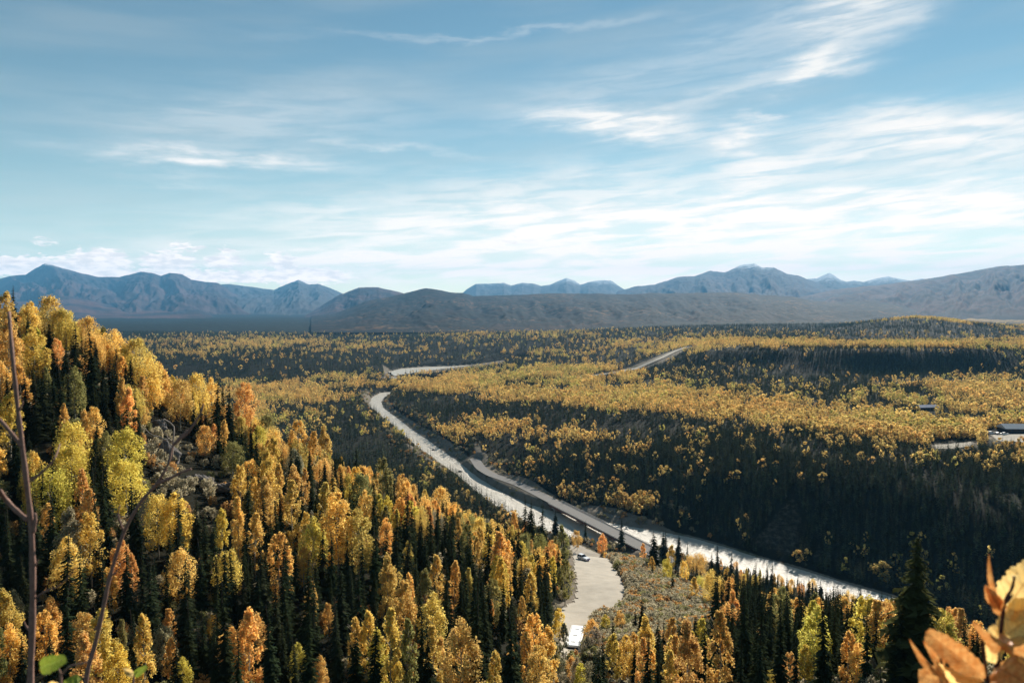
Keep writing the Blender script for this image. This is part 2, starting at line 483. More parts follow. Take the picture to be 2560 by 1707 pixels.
def leaf_mat(name, inst, trans=.5, soft=.25):
    m, t, out = material(name)
    if inst:
        c = t.n('ShaderNodeAttribute', attribute_type='INSTANCER', attribute_name='tint').outputs['Color']
    else:
        c = t.n('ShaderNodeObjectInfo').outputs['Color']
    geo = t.n('ShaderNodeNewGeometry')
    rnd = geo.outputs['Random Per Island']
    h = t.n('ShaderNodeHueSaturation')
    t.put(h.inputs['Hue'], t.m('ADD', .49, t.m('MULTIPLY', rnd, .022)))
    t.put(h.inputs['Value'], t.m('ADD', .62, t.m('MULTIPLY', rnd, .66)))
    t.put(h.inputs['Color'], c)
    d = t.n('ShaderNodeBsdfDiffuse'); tr = t.n('ShaderNodeBsdfTranslucent')
    t.put(d.inputs[0], h.outputs[0]); t.put(tr.inputs[0], h.outputs[0])
    mx = t.n('ShaderNodeMixShader'); mx.inputs[0].default_value = trans
    t.t.links.new(d.outputs[0], mx.inputs[1]); t.t.links.new(tr.outputs[0], mx.inputs[2])
    t.t.links.new(mx.outputs[0], out.inputs[0])
    return m
M_LEAF = leaf_mat('autumn_leaves', False)
M_LEAF_I = leaf_mat('autumn_leaves_wood', True)
M_NEEDLE = leaf_mat('spruce_needles', False, .12)
M_NEEDLE_I = leaf_mat('spruce_needles_wood', True, .12)
M_BARK = simple('pale_bark', (.34, .31, .25), .9, var=.4, scale=3)
M_BARK_D = simple('dark_bark', (.05, .037, .028), .9, var=.3, scale=3)

# ------------------------------------------------------------------ ground mesh
SCREE = [hit_many(p)[:, :2] for p in ([(1985, 1225), (2000, 1260), (2012, 1300), (2005, 1350), (1990, 1398), (1930, 1385), (1870, 1366), (1905, 1315), (1950, 1262)],
                                     [(2050, 1335), (2030, 1370), (2022, 1405), (2055, 1412), (2062, 1370)], [(2090, 1355), (2080, 1395), (2085, 1418), (2102, 1420), (2100, 1380)],
                                     [(2145, 1385), (2135, 1420), (2150, 1440), (2165, 1425)])]
def cover(X, Y, px, py, D):
    bare = np.zeros(X.shape)
    box = (Y > 100) & (Y < 2600) & (np.abs(X) < 1200)
    xb, yb = X[box], Y[box]
    sd = poly_sd(xb, yb, RIVER)
    b = sstep(5, 1, sd)
    bars = []
    for P in BARS:
        bars.append(sstep(3, -3, poly_sd(xb, yb, P)))
    for q in bars: b = np.maximum(b, q)
    for q in SCREE: b = np.maximum(b, sstep(3, -3, poly_sd(xb, yb, q)) * .42)
    d, tt_ = line_d(xb, yb, hw)
    b = np.maximum(b, sstep(15, 9, d))
    b = np.maximum(b, sstep(2.5, .3, poly_sd(xb, yb, PULL)))
    dfr, _ = line_d(xb, yb, FR)
    b = np.maximum(b, sstep(26, 14, dfr))
    b = np.maximum(b, sstep(5, 0, poly_sd(xb, yb, LOT))); b = np.maximum(b, sstep(4, 0, poly_sd(xb, yb, LOT2)))
    bare[box] = b
    return bare
BARS_PX = [([(900, 985), (925, 985), (925, 1010), (935, 1025), (925, 1020), (905, 1000)], -149),
           ([(985, 978), (975, 985), (962, 1000), (965, 1018), (1020, 1058), (1060, 1085), (1120, 1125), (1160, 1150), (1170, 1147), (1128, 1115), (1088, 1090), (1040, 1062), (985, 1025), (968, 1000)], -148),
           ([(1150, 1150), (1200, 1175), (1260, 1205), (1330, 1240), (1400, 1275), (1430, 1300), (1380, 1300), (1300, 1270), (1220, 1215)], -148),
           ([(1400, 1262), (1470, 1265), (1540, 1275), (1620, 1300), (1680, 1318), (1740, 1336), (1600, 1330), (1480, 1310)], -147),
           ([(1185, 1122), (1200, 1125), (1206, 1150), (1205, 1168), (1192, 1150)], -144),
           ([(1010, 1112), (1080, 1145), (1120, 1170), (1130, 1185), (1090, 1170), (1030, 1135)], -147),
           ([(955, 905), (975, 915), (1010, 922), (985, 935), (962, 930)], -138),
           ([(1000, 925), (1130, 920), (1200, 912), (1260, 906), (1260, 915), (1150, 930), (1060, 940)], -147)]
BARS = [on_plane(*np.array(P).T, z) for P, z in BARS_PX]

MAP_X = np.arange(0, 2561, 160)
MAPS = '''
790 0 0 0 0 0 0 0 0 0 0 0 0 0 2 7 9 6
802 0 0 0 0 0 0 0 0 0 0 0 0 0 1 4 7 6
815 0 0 0 0 0 0 0 0 0 0 0 0 0 0 0 1 5
825 0 0 0 0 0 1 1 2 4 3 1 1 1 0 0 0 4
835 0 0 0 2 2 2 1 4 5 5 3 3 1 2 1 1 3
850 0 0 3 5 5 4 3 4 3 4 4 5 4 4 4 4 4
865 0 0 3 5 6 4 5 4 3 3 6 7 6 6 7 6 6
880 0 0 3 4 3 3 4 4 4 5 5 4 2 1 1 1 2
900 0 0 2 3 1 3 2 2 3 4 3 2 0 0 0 0 1
920 0 0 1 2 1 1 0 2 6 6 3 2 1 0 0 0 1
940 0 0 1 2 2 4 6 6 6 6 4 3 1 0 0 2 4
960 0 0 2 5 6 6 6 6 5 6 5 4 2 2 3 5 6
980 0 0 4 6 7 6 2 8 9 9 7 5 4 4 5 6 6
1000 0 0 4 6 6 5 0 2 8 9 9 7 6 5 6 5 5
1020 0 0 4 5 6 4 0 0 1 5 8 9 8 6 5 5 6
1040 0 0 4 5 6 4 1 1 0 0 2 6 8 8 6 5 5
1060 0 0 4 5 6 4 2 5 5 1 0 3 8 8 7 8 6
1080 0 0 0 0 4 1 2 6 7 4 2 2 5 5 7 9 6
1100 0 0 0 0 3 0 0 6 5 6 3 2 3 4 8 9 8
1120 0 0 0 0 1 0 0 2 3 5 4 1 1 3 7 8 8
1140 0 0 0 0 1 0 0 1 1 2 3 1 0 2 2 5 6
1170 0 0 0 0 1 0 0 1 2 3 3 2 1 1 0 1 2
1200 0 0 0 0 1 1 1 1 2 1 2 2 1 1 0 0 0
1230 1 1 1 1 1 1 1 1 6 5 2 0 0 0 0 0 0
1270 1 1 1 1 1 1 1 1 1 3 7 1 0 0 0 0 0
1320 1 1 1 1 1 1 1 1 1 2 3 1 0 0 0 0 0
1400 1 1 1 1 1 1 2 2 2 2 4 4 3 3 2 1 1'''
rows = [list(map(float, l.split())) for l in MAPS.strip().splitlines()]
MAP_Y = np.array([r[0] for r in rows]); MAP_V = np.array([r[1:] for r in rows]) / 10
def frac(px, py):
    px = np.clip(px, 0, 2559.9); py = np.clip(py, 790, 1399.9)
    k = px / 160; i = k.astype(int); a = k - i
    j = np.clip(np.searchsorted(MAP_Y, py, side='right') - 1, 0, len(MAP_Y) - 2)
    b = (py - MAP_Y[j]) / (MAP_Y[j + 1] - MAP_Y[j])
    return (MAP_V[j, i] * (1 - a) + MAP_V[j, i + 1] * a) * (1 - b) + (MAP_V[j + 1, i] * (1 - a) + MAP_V[j + 1, i + 1] * a) * b

def build_ground():
    Dd = np.concatenate([np.exp(np.linspace(math.log(.3), math.log(40), 60))[:-1], np.exp(np.linspace(math.log(40), math.log(2600), 600))[:-1], np.exp(np.linspace(math.log(2600), math.log(23500), 100))])
    tz = np.concatenate([-np.linspace(math.pi, math.atan(2180 / F), 26)[:-1], np.arctan(np.linspace(-2180, 2180, 720) / F), np.linspace(math.atan(2180 / F), math.pi, 26)[1:]])
    A, Dg = np.meshgrid(tz, Dd)
    cosA = np.maximum(np.cos(A), .5)
    Rr = Dg / cosA
    X = Rr * np.sin(A); Y = Rr * np.cos(A)
    Z = ground(X, Y)
    q, D = qd(X, Y)
    ppx, ppy = project(X, np.maximum(Y, 1), Z)
    g = frac(ppx, ppy)
    bare = cover(X, Y, ppx, ppy, D)
    far = sstep(2300, 3300, D)
    colr = np.stack([bare, g, far, np.ones_like(g)], -1).reshape(-1, 4)
    me = mesh('ground', np.stack([X, Y, Z], -1).reshape(-1, 3), grid_faces(*X.shape)[:, ::-1], M_GROUND, True, {'cover': ('FLOAT_COLOR', colr)})
    o = obj('ground', me)
    tag(o, 'dark forest floor of the valley, terraces and near hillside', kind='structure')
build_ground()

# ------------------------------------------------------------------ river
def water_mat():
    m, t, out = material('silty_water')
    p = t.n('ShaderNodeBsdfPrincipled')
    P = t.n('ShaderNodeNewGeometry').outputs['Position']
    f = t.noise(P, .05, 4)
    t.put(p.inputs['Base Color'], t.mix(f, (.46, .40, .315, 1), (.56, .495, .40, 1)))
    p.inputs['Roughness'].default_value = .36
    p.inputs['IOR'].default_value = 1.33
    p.inputs['Specular IOR Level'].default_value = .6
    b = t.n('ShaderNodeBump'); b.inputs['Strength'].default_value = 1.0; b.inputs['Distance'].default_value = 1.1
    h = t.m('ADD', t.noise(P, .55, 5, .65), t.m('MULTIPLY', t.noise(P, .12, 3), 1.2))
    t.put(b.inputs['Height'], h); t.put(p.inputs['Normal'], b.outputs[0])
    t.t.links.new(p.outputs[0], out.inputs[0])
    return m
M_WATER = water_mat()
cen = (rf + rn) / 2
wf = cen + (rf - cen) * 1.35; wn_ = cen + (rn - cen) * 1.35
hwid = np.maximum(np.linalg.norm(rf - rn, axis=1), 1)
ext = np.minimum(14, 5 + .3 * hwid)[:, None]
wf = rf + (rf - rn) / hwid[:, None] * ext; wn_ = rn - (rf - rn) / hwid[:, None] * ext
V = np.zeros((len(rf), 2, 3)); V[:, 0, :2] = wf; V[:, 1, :2] = wn_; V[:, :, 2] = RIV_Z
me = mesh('river', V.reshape(-1, 3), grid_faces(len(rf), 2), M_WATER)
tag(obj('river', me), 'pale silty river winding down the valley under the bridge', kind='structure')

# ------------------------------------------------------------------ draped sheets
M_GRAVEL = simple('pale_gravel', (.40, .355, .29), .95, var=.3, scale=.3, bump=.25, spec=.1)
M_ASPHALT = simple('worn_asphalt', (.20, .185, .17), .9, var=.18, scale=.5, spec=.15)
def drape(name, P, cell, mat, label, lift=.12):
    x0, y0 = P.min(0) - 1; x1, y1 = P.max(0) + 1
    xs = np.arange(x0, x1, cell); ys = np.arange(y0, y1, cell)
    X, Y = np.meshgrid(xs, ys)
    Z = ground(X, Y) + lift
    sd = poly_sd(X, Y, P) + (fbm(X / 1.7, Y / 1.7, 3, 5) - .5) * 1.6
    f = grid_faces(*X.shape)
    keep = (sd.ravel()[f] < 0).all(1)
    f = f[keep]
    u, ix = np.unique(f, return_inverse=True)
    V = np.stack([X, Y, Z], -1).reshape(-1, 3)[u]
    o = obj(name, mesh(name, V, ix.reshape(-1, 4), mat, True))
    tag(o, label, kind='structure')
    return o
drape('gravel_pullout', PULL, .6, M_GRAVEL, 'pale gravel lay-by with the white car and the bus', .15)
drape('parking_area', LOT, 2.0, M_GRAVEL, 'pale car park in front of the low lodge', .6)
drape('clearing', LOT2, 2.0, M_GRAVEL, 'pale clearing among the golden trees on the terrace', .6)

def ribbon(name, P, w, zf, mat, label, sub=8):
    t = np.linspace(0, len(P) - 1, (len(P) - 1) * sub + 1)
    C = np.stack([np.interp(t, range(len(P)), P[:, k]) for k in (0, 1)], -1)
    for _ in range(sub):
        C[1:-1] = (C[:-2] + 2 * C[1:-1] + C[2:]) / 4
    T = np.gradient(C, axis=0); T /= np.linalg.norm(T, axis=1)[:, None]
    N = np.stack([-T[:, 1], T[:, 0]], -1)
    offs = np.linspace(-w / 2, w / 2, 5)
    V = []
    for o_ in offs:
        p = C + N * o_
        V.append(np.stack([p[:, 0], p[:, 1], zf(p[:, 0], p[:, 1])], -1))
    V = np.stack(V, 1)
    ob = obj(name, mesh(name, V.reshape(-1, 3), grid_faces(len(C), 5), mat, True))
    if label: tag(ob, label, kind='structure')
    return ob, C, N
i0, i1 = int(HW_BR0), int(math.ceil(HW_BR1))
def hw_at(t):
    return np.array([np.interp(t, range(len(hw)), hw[:, 0]), np.interp(t, range(len(hw)), hw[:, 1])])
part1 = np.array([hw_at(t) for t in np.arange(0, HW_BR0 + .01, .35)] + [hw_at(HW_BR0)])
part2 = np.array([hw_at(t) for t in np.arange(HW_BR1, 12.01, .4)])
ribbon('highway', part1, 9.6, lambda x, y: x * 0 + DECK_Z + .02, M_ASPHALT, 'grey highway on its embankment running to the bridge', 3)
ribbon('highway', part2, 9.6, lambda x, y: x * 0 + DECK_Z + .02, M_ASPHALT, 'grey highway leaving the near end of the bridge', 3)
ribbon('distant_road', FR, 11, lambda x, y: ground(x, y) + 1.2, M_GRAVEL, 'pale distant road curving across the far terrace', 8)

# ------------------------------------------------------------------ mountains and hills
def rock_mat(name, low, high, snow=0., grass=(.10, .06, .03), gold=0., snow_z=900):
    m, t, out = material(name)
    p = t.n('ShaderNodeBsdfPrincipled'); p.inputs['Roughness'].default_value = .95; p.inputs['Specular IOR Level'].default_value = .05
    g = t.n('ShaderNodeNewGeometry'); P = g.outputs['Position']
    n1 = t.noise(P, .0011, 7, .62); n2 = t.noise(P, .006, 7, .7); n3 = t.noise(t.vm('MULTIPLY', P, (1, 1, .3)), .018, 4, .7)
    c = t.mix(t.ramp(n1, .35, .65), tuple(low) + (1,), tuple(high) + (1,))
    c = t.mix(t.ramp(n2, .48, .68), c, tuple(grass) + (1,))
    if gold:
        c = t.mix(t.m('MULTIPLY', t.ramp(t.m('ADD', t.m('MULTIPLY', n3, .6), t.m('MULTIPLY', n1, .4)), .555, .60), gold), c, (.60, .31, .12, 1))
    if snow:
        z = t.n('ShaderNodeSeparateXYZ'); t.put(z.inputs[0], P)
        k = t.ramp(t.m('ADD', z.outputs[2], t.m('MULTIPLY', t.m('SUBTRACT', n2, .5), 900)), snow_z, snow_z + 260)
        c = t.mix(t.m('MULTIPLY', k, snow), c, (.75, .78, .82, 1))
    t.put(p.inputs['Base Color'], c)
    t.t.links.new(p.outputs[0], out.inputs[0])
    return m
def crop_pts(ox, oy, L, s=2.613):
    return [(ox + a / s, oy + b / s) for a, b in L]

def mountain(name, sil, Yc, wfr, z_foot, amp, mat, label, seed, nc=420, nr=90, prof=1.3, gull=7, rough=3.):
    sil = sorted(sil)
    px = np.linspace(sil[0][0], sil[-1][0], nc)
    py = np.interp(px, [a for a, _ in sil], [b for _, b in sil])
    py = py + (fbm(px / 22, px * 0, 4, seed) - .5) * rough
    t = np.concatenate([np.linspace(0, 1, nr), 1 + np.linspace(0, 1, 14)[1:] * .5])
    u, w = rays(px, py)
    T, U = np.meshgrid(t, u, indexing='ij')
    Wd = w[None, :]
    Yv = Yc * (1 - wfr * (1 - T))
    crest = Wd * Yc
    edge = np.minimum(sstep(0, .05, (px - px[0]) / (px[-1] - px[0])), 1)[None, :] if False else 1
    warp = (fbm(U * gull * .8 + 3, T * 1.5, 3, seed + 4) - .5) * .55
    n = fbm((U + warp * .25 * (1 - T)) * gull * 3.0, T * 1.9 + U * 3, 5, seed + 1, .55)
    rid = 1 - np.abs(2 * n - 1) * 1.6
    body = np.where(T <= 1, np.clip(T, 0, 1) ** prof, 1 - (T - 1) * .9)
    z = z_foot + (crest - z_foot) * body
    env = np.sin(np.clip(T, 0, 1) * math.pi) ** .7
    Xv = U * Yv
    det = (fbm(Xv / (Yc * .012), Yv / (Yc * .012), 4, seed + 7) - .5)
    z = z + .62 * amp * env * (rid - .45) * np.maximum(crest - z_foot, 30) + amp * .22 * env * det * np.maximum(crest - z_foot, 30)
    # keep the slope below the sight line to the crest so that the skyline stays where it is
    lim = Wd * Yv - .004 * Yc * (1 - np.minimum(T, 1)) * 1.0
    z = np.where(T < 1, np.minimum(z, lim), z)
    V = np.stack([Xv, Yv, z], -1).reshape(-1, 3)
    o = obj(name, mesh(name, V, grid_faces(*Xv.shape), mat, True))
    tag(o, label, kind='structure')
    return o

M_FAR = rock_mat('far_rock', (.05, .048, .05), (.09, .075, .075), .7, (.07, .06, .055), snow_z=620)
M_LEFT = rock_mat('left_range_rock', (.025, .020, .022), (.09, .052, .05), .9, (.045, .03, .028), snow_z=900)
M_RED = rock_mat('tundra_slopes', (.015, .014, .017), (.12, .056, .046), 0., (.025, .02, .019))
M_HILL = rock_mat('forested_hill', (.003, .007, .009), (.006, .010, .010), 0., (.040, .021, .015), gold=.22)

s_far = crop_pts(800, 600, [(860, 400), (930, 345), (960, 320), (1020, 288), (1100, 285), (1200, 278), (1250, 295), (1320, 277), (1390, 283), (1440, 300), (1500, 292), (1550, 270), (1610, 248), (1660, 265), (1700, 290), (1760, 272), (1850, 260), (1900, 265), (1950, 300), (2000, 330), (2150, 400)])
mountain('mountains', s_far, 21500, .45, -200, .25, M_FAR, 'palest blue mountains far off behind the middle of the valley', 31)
s_farr = crop_pts(1660, 600, [(800, 330), (930, 255), (1000, 250), (1080, 212), (1150, 260), (1190, 272), (1240, 262), (1300, 275), (1400, 248), (1470, 240), (1540, 255), (1620, 265), (1680, 252), (1790, 252), (1900, 270), (2100, 300), (2400, 330)])
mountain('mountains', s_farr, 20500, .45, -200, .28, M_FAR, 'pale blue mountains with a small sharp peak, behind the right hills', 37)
s_main = crop_pts(1660, 600, [(-370, 400), (-300, 335), (-250, 322), (-170, 300), (-60, 293), (0, 270), (100, 240), (200, 238), (300, 203), (400, 210), (500, 165), (590, 155), (640, 180), (720, 178), (800, 220), (870, 230), (930, 255), (1000, 280), (1100, 300), (1250, 330), (1500, 370)])
mountain('mountains', s_main, 18500, .5, -150, .36, M_LEFT, 'broad blue mountain with a streak of snow below its rounded top', 41)
s_left2 = crop_pts(0, 600, [(1300, 330), (1450, 290), (1500, 288), (1600, 300), (1700, 315), (1790, 325), (1860, 295), (1950, 262), (2020, 290), (2080, 285), (2150, 310), (2230, 345), (2300, 390), (2400, 450)])
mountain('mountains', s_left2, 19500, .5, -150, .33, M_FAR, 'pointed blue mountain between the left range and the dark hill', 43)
s_left = crop_pts(0, 600, [(-1500, 200), (-1100, 160), (-700, 230), (-300, 225), (-120, 240), (0, 252), (60, 235), (170, 225), (230, 185), (290, 152), (340, 165), (420, 185), (520, 215), (640, 240), (780, 243), (850, 225), (920, 208), (990, 212), (1050, 235), (1110, 215), (1190, 225), (1250, 260), (1350, 275), (1420, 278), (1480, 310), (1560, 360), (1640, 420), (1700, 460), (1750, 480)])
mountain('mountains', s_left, 17000, .5, -150, .38, M_LEFT, 'long blue left mountain range with a snow dusted sharp peak', 47, nc=560)
s_lh = crop_pts(0, 600, [(-700, 380), (-200, 380), (0, 400), (250, 400), (330, 365), (450, 365), (600, 395), (800, 440), (1000, 447), (1200, 440), (1300, 440), (1360, 468), (1400, 490)])
mountain('hills', s_lh, 11000, .35, -110, .2, M_RED, 'low dark foothill under the left mountain range', 53)
s_right = [(1750, 790), (1850, 768), (1950, 752), (2100, 722), (2200, 712), (2300, 700), (2400, 683), (2500, 666), (2560, 662), (2700, 655), (2900, 640), (3200, 650), (3500, 660)]
mountain('hills', s_right, 12500, .55, -120, .4, M_RED, 'big purple brown hill rising to the right edge', 59, gull=9, nc=520)
s_dark = [(690, 800)] + crop_pts(0, 600, [(1980, 490), (2100, 430), (2230, 350), (2352, 310)]) + crop_pts(800, 600, [(160, 345), (250, 312), (380, 310), (460, 325), (540, 348), (700, 420), (900, 480)])
mountain('hills', s_dark, 12000, .4, -110, .3, M_RED, 'steep blue hill just left of the middle foothills', 61)
s_mid = crop_pts(800, 600, [(-60, 500), (100, 480), (300, 400), (450, 370), (560, 345), (690, 315), (770, 325), (850, 342), (930, 345), (1000, 365), (1200, 362), (1500, 350), (1800, 350), (2000, 355), (2200, 345)]) + \
    crop_pts(1660, 600, [(0, 350), (200, 345), (480, 340), (600, 355), (850, 370), (960, 395), (1100, 408), (1250, 398), (1400, 400), (1560, 430), (1700, 480), (1850, 520), (1980, 550), (2200, 600), (2352, 650), (2700, 700)])
mountain('hills', s_mid, 7600, .58, -108, .34, M_HILL, 'long dark wooded hill across the middle distance', 67, nc=700, nr=120, prof=1.6, gull=6, rough=2)

# ------------------------------------------------------------------ tree meshes (height 1, base at 0)
def tri_cloud(C, size, rg, quad=False, flat=0.0):
    """one small leaf face at each point"""
    n = len(C)
    a = rg.normal(size=(n, 3)); a /= np.linalg.norm(a, axis=1)[:, None]
    b = rg.normal(size=(n, 3)); b -= (a * b).sum(1)[:, None] * a; b /= np.linalg.norm(b, axis=1)[:, None]
    s = (size * (.6 + .8 * rg.random(n)))[:, None]
    if quad:
        V = np.stack([C - a * s * .6, C + b * s * .38, C + a * s * .6, C - b * s * .38], 1)
        Fc = np.arange(4 * n).reshape(n, 4)
    else:
        V = np.stack([C - a * s * .5 - b * s * .3, C + a * s * .6, C + b * s * .55], 1)
        Fc = np.arange(3 * n).reshape(n, 3)
    return V.reshape(-1, 3), Fc

def aspen_mesh(name, seed, R0, nclump, nleaf, size, base=.22, mat=None, pointy=.0):
    rg = np.random.default_rng(seed)
    pts = []
    for k in range(nclump):
        t = rg.random() ** .9
        z = base + (1 - base) * t * .96
        tt = (z - base) / (1 - base)
        prof = math.sin(math.pi * min(1, tt * .80 + .18)) ** .75 * (1 - pointy * tt)
        a = rg.random() * 6.283; r = R0 * prof * (.25 + .80 * math.sqrt(rg.random()))
        cr = R0 * (.15 + .25 * rg.random()) * (.6 + .5 * prof)
        n = int(nleaf * (.6 + .8 * rg.random()))
        d = rg.normal(size=(n, 3)); d /= np.linalg.norm(d, axis=1)[:, None]
        d *= (rg.random(n) ** .45)[:, None]
        c = np.array([r * math.cos(a), r * math.sin(a), z])
        P = c + d * np.array([cr, cr, cr * 1.7])
        P[:, 2] = np.clip(P[:, 2], base * .7, 1.03)
        pts.append(P)
    C = np.concatenate(pts)
    V, Fc = tri_cloud(C, size, rg, True)
    return mesh(name, V, Fc, mat)

def spruce_mesh(name, seed, R0, levels, nb, mat=None, sub=3, power=.85, base=.04, rag=.35):
    rg = np.random.default_rng(seed)
    V = []; Fc = []
    def tri(a, b, c):
        i = len(V); V.extend([a, b, c]); Fc.append((i, i + 1, i + 2))
    for l in range(levels):
        t = l / (levels - 1)
        z = base + (1 - base) * t * .985
        r = R0 * ((1 - t) ** power) * (.8 + rag * (rg.random() - .2)) + .006
        if t < .12: r *= .65 + t * 3
        n = max(3, int(nb * (1 - t * .55)))
        ph = rg.random() * 6.28
        for k in range(n):
            if rg.random() < .08: continue
            a = ph + k * 6.283 / n + (rg.random() - .5) * .5
            rr = r * (.65 + .6 * rg.random())
            ca, sa = math.cos(a), math.sin(a)
            drop = rr * (.30 + .35 * rg.random()); lift = rr * .10
            wd = rr * (.26 + .14 * rg.random())
            zz = z + (rg.random() - .5) * .7 / levels
            root = np.array([0, 0, zz + rr * .12]); tip = np.array([ca * rr, sa * rr, zz - drop + lift])
            mid = (root + tip) / 2 + np.array([0, 0, rr * .06])
            side = np.array([-sa, ca, 0]) * wd
            tri(root, mid + side - np.array([0, 0, wd * .5]), tip)
            tri(root, tip, mid - side - np.array([0, 0, wd * .5]))
            for s in range(sub):
                f = .35 + .6 * rg.random(); sg = 1 if rg.random() < .5 else -1
                p = root * (1 - f) + tip * f
                q = p + np.array([-sa, ca, 0]) * sg * wd * (.9 + .8 * rg.random()) + np.array([ca, sa, -.8]) * wd * .7
                tri(p, q, p + np.array([ca, sa, -.25]) * wd * .8)
    return mesh(name, np.array(V), np.array(Fc), mat)

def trunk_mesh(name, mat, r=.011, limbs=6, seed=0, top=.85, spread=.10):
    rg = np.random.default_rng(seed)
    V = []; Fc = []
    def tube(p0, p1, r0, r1, n=5):
        p0, p1 = np.array(p0), np.array(p1)
        d = p1 - p0; d = d / np.linalg.norm(d)
        a = np.cross(d, [.3, .9, .2]); a /= np.linalg.norm(a); b = np.cross(d, a)
        i = len(V)
        for c, rr in ((p0, r0), (p1, r1)):
            for k in range(n):
                th = k * 6.283 / n; V.append(c + (a * math.cos(th) + b * math.sin(th)) * rr)
        for k in range(n):
            Fc.append((i + k, i + (k + 1) % n, i + n + (k + 1) % n, i + n + k))
    pts = [np.array([0, 0, -.06])]
    for k in range(1, 6):
        pts.append(np.array([rg.normal() * .006, rg.normal() * .006, top * k / 5]))
    for k in range(5):
        tube(pts[k], pts[k + 1], r * (1 - k / 6.), r * (1 - (k + 1) / 6.))
    for k in range(limbs):
        z = .3 + .5 * rg.random(); a = rg.random() * 6.28; L = spread * (.5 + .5 * rg.random())
        tube((0, 0, z), (math.cos(a) * L, math.sin(a) * L, z + L * 1.1), r * .4, r * .1, 4)
    return mesh(name, np.array(V), np.array(Fc), mat)

ASP = [aspen_mesh('aspen_crown', 11, .155, 58, 66, .023, .16, M_LEAF), aspen_mesh('aspen_crown', 12, .19, 66, 64, .023, .20, M_LEAF, .15),
       aspen_mesh('aspen_crown', 13, .24, 78, 60, .023, .22, M_LEAF), aspen_mesh('aspen_crown', 14, .32, 95, 60, .023, .22, M_LEAF),
       aspen_mesh('aspen_crown', 15, .17, 60, 62, .023, .12, M_LEAF, .55), aspen_mesh('aspen_crown', 16, .13, 52, 58, .022, .14, M_LEAF, .4)]
ASP_R = [.155, .19, .24, .32, .17, .13]
SPR = [spruce_mesh('spruce_crown', 21, .10, 40, 9, M_NEEDLE), spruce_mesh('spruce_crown', 22, .13, 38, 10, M_NEEDLE), spruce_mesh('spruce_crown', 23, .085, 42, 8, M_NEEDLE, rag=.6),
       spruce_mesh('spruce_crown', 24, .16, 36, 11, M_NEEDLE, rag=.5)]
SPR_R = [.10, .13, .085, .16]
HERO_SPR = spruce_mesh('spruce_crown', 29, .155, 54, 15, M_NEEDLE, sub=9, rag=.75, power=.7)
TR_A = [trunk_mesh('aspen_trunk', M_BARK, .012, 9, 1, .82), trunk_mesh('aspen_trunk', M_BARK, .012, 12, 2, .78, .13)]
TR_S = [trunk_mesh('spruce_trunk', M_BARK_D, .011, 0, 3, .96)]

GOLD = {'y': (.93, .65, .20), 'o': (.93, .585, .20), 'g': (.80, .64, .15), 'l': (.33, .30, .11), 'w': (.36, .32, .21), 's': (.030, .038, .018)}
WORD = {'y': 'golden', 'o': 'orange', 'g': 'yellowish', 'l': 'olive', 'w': 'greyish', 's': 'dark'}

# ------------------------------------------------------------------ trees the photograph lets one tell apart
HERO = []
def H(c, L):
    ox, oy = {'A': (0, 600), 'B': (0, 1107), 'C': (800, 1107), 'D': (1660, 1107)}[c]
    for (x, top, base, w, k) in L:
        HERO.append((ox + x / 2.613, oy + top / 2.613, oy + base / 2.613, w / 2.613 * (1.05 if k == 's' else .82), k))
H('A', [(85, 285, 640, 95, 's'), (495, 495, 1000, 130, 's'), (430, 600, 1010, 110, 's'), (610, 505, 1120, 150, 's'), (775, 515, 700, 45, 's'), (845, 540, 800, 50, 's'), (985, 570, 830, 90, 's'),
        (1250, 755, 1000, 70, 's'), (290, 790, 1300, 150, 's'), (180, 820, 1300, 130, 's'), (350, 870, 1250, 120, 's'), (235, 900, 1330, 120, 's'), (1420, 860, 1320, 120, 's'), (1460, 900, 1300, 90, 's'), (1500, 900, 1350, 120, 's'),
        (1670, 960, 1200, 70, 's'), (1705, 920, 1250, 80, 's'), (1800, 1040, 1300, 70, 's'), (1905, 1010, 1280, 100, 's'), (1945, 1000, 1280, 80, 's'), (2070, 1060, 1250, 90, 's'), (2235, 1310, 1570, 80, 's'),
        (230, 570, 980, 220, 'g'), (330, 365, 720, 200, 'y'), (210, 405, 740, 170, 'y'), (40, 340, 760, 150, 'y'), (60, 520, 1180, 200, 'o'), (430, 450, 760, 200, 'y'), (570, 500, 800, 170, 'y'), (520, 760, 960, 130, 'o'), (680, 560, 850, 130, 'l'),
        (720, 590, 900, 240, 'y'), (880, 640, 960, 200, 'y'), (960, 740, 1130, 250, 'y'), (1050, 790, 1130, 170, 'y'), (860, 950, 1230, 190, 'y'), (930, 1080, 1250, 110, 'o'), (1095, 770, 960, 60, 'g'), (1290, 870, 1200, 170, 'y'), (1180, 910, 1240, 190, 'y'),
        (1380, 900, 1200, 130, 'y'), (1600, 930, 1300, 190, 'o'), (620, 1090, 1400, 150, 'y'), (560, 1100, 1400, 110, 'y'), (470, 1190, 1640, 270, 'g'), (820, 1230, 1680, 270, 'g'), (1960, 1180, 1600, 150, 'o'), (2120, 1200, 1600, 140, 'y'), (2060, 1230, 1600, 120, 'o'),
        (1740, 1140, 1430, 160, 'l'), (2260, 1290, 1560, 100, 'y'), (2320, 1380, 1600, 90, 'y'), (1520, 1320, 1560, 170, 'l'), (1350, 1210, 1440, 130, 'o'), (700, 1250, 1560, 140, 'l'), (130, 640, 900, 120, 'y'), (1000, 900, 1150, 150, 'y'), (800, 700, 940, 130, 'g')])
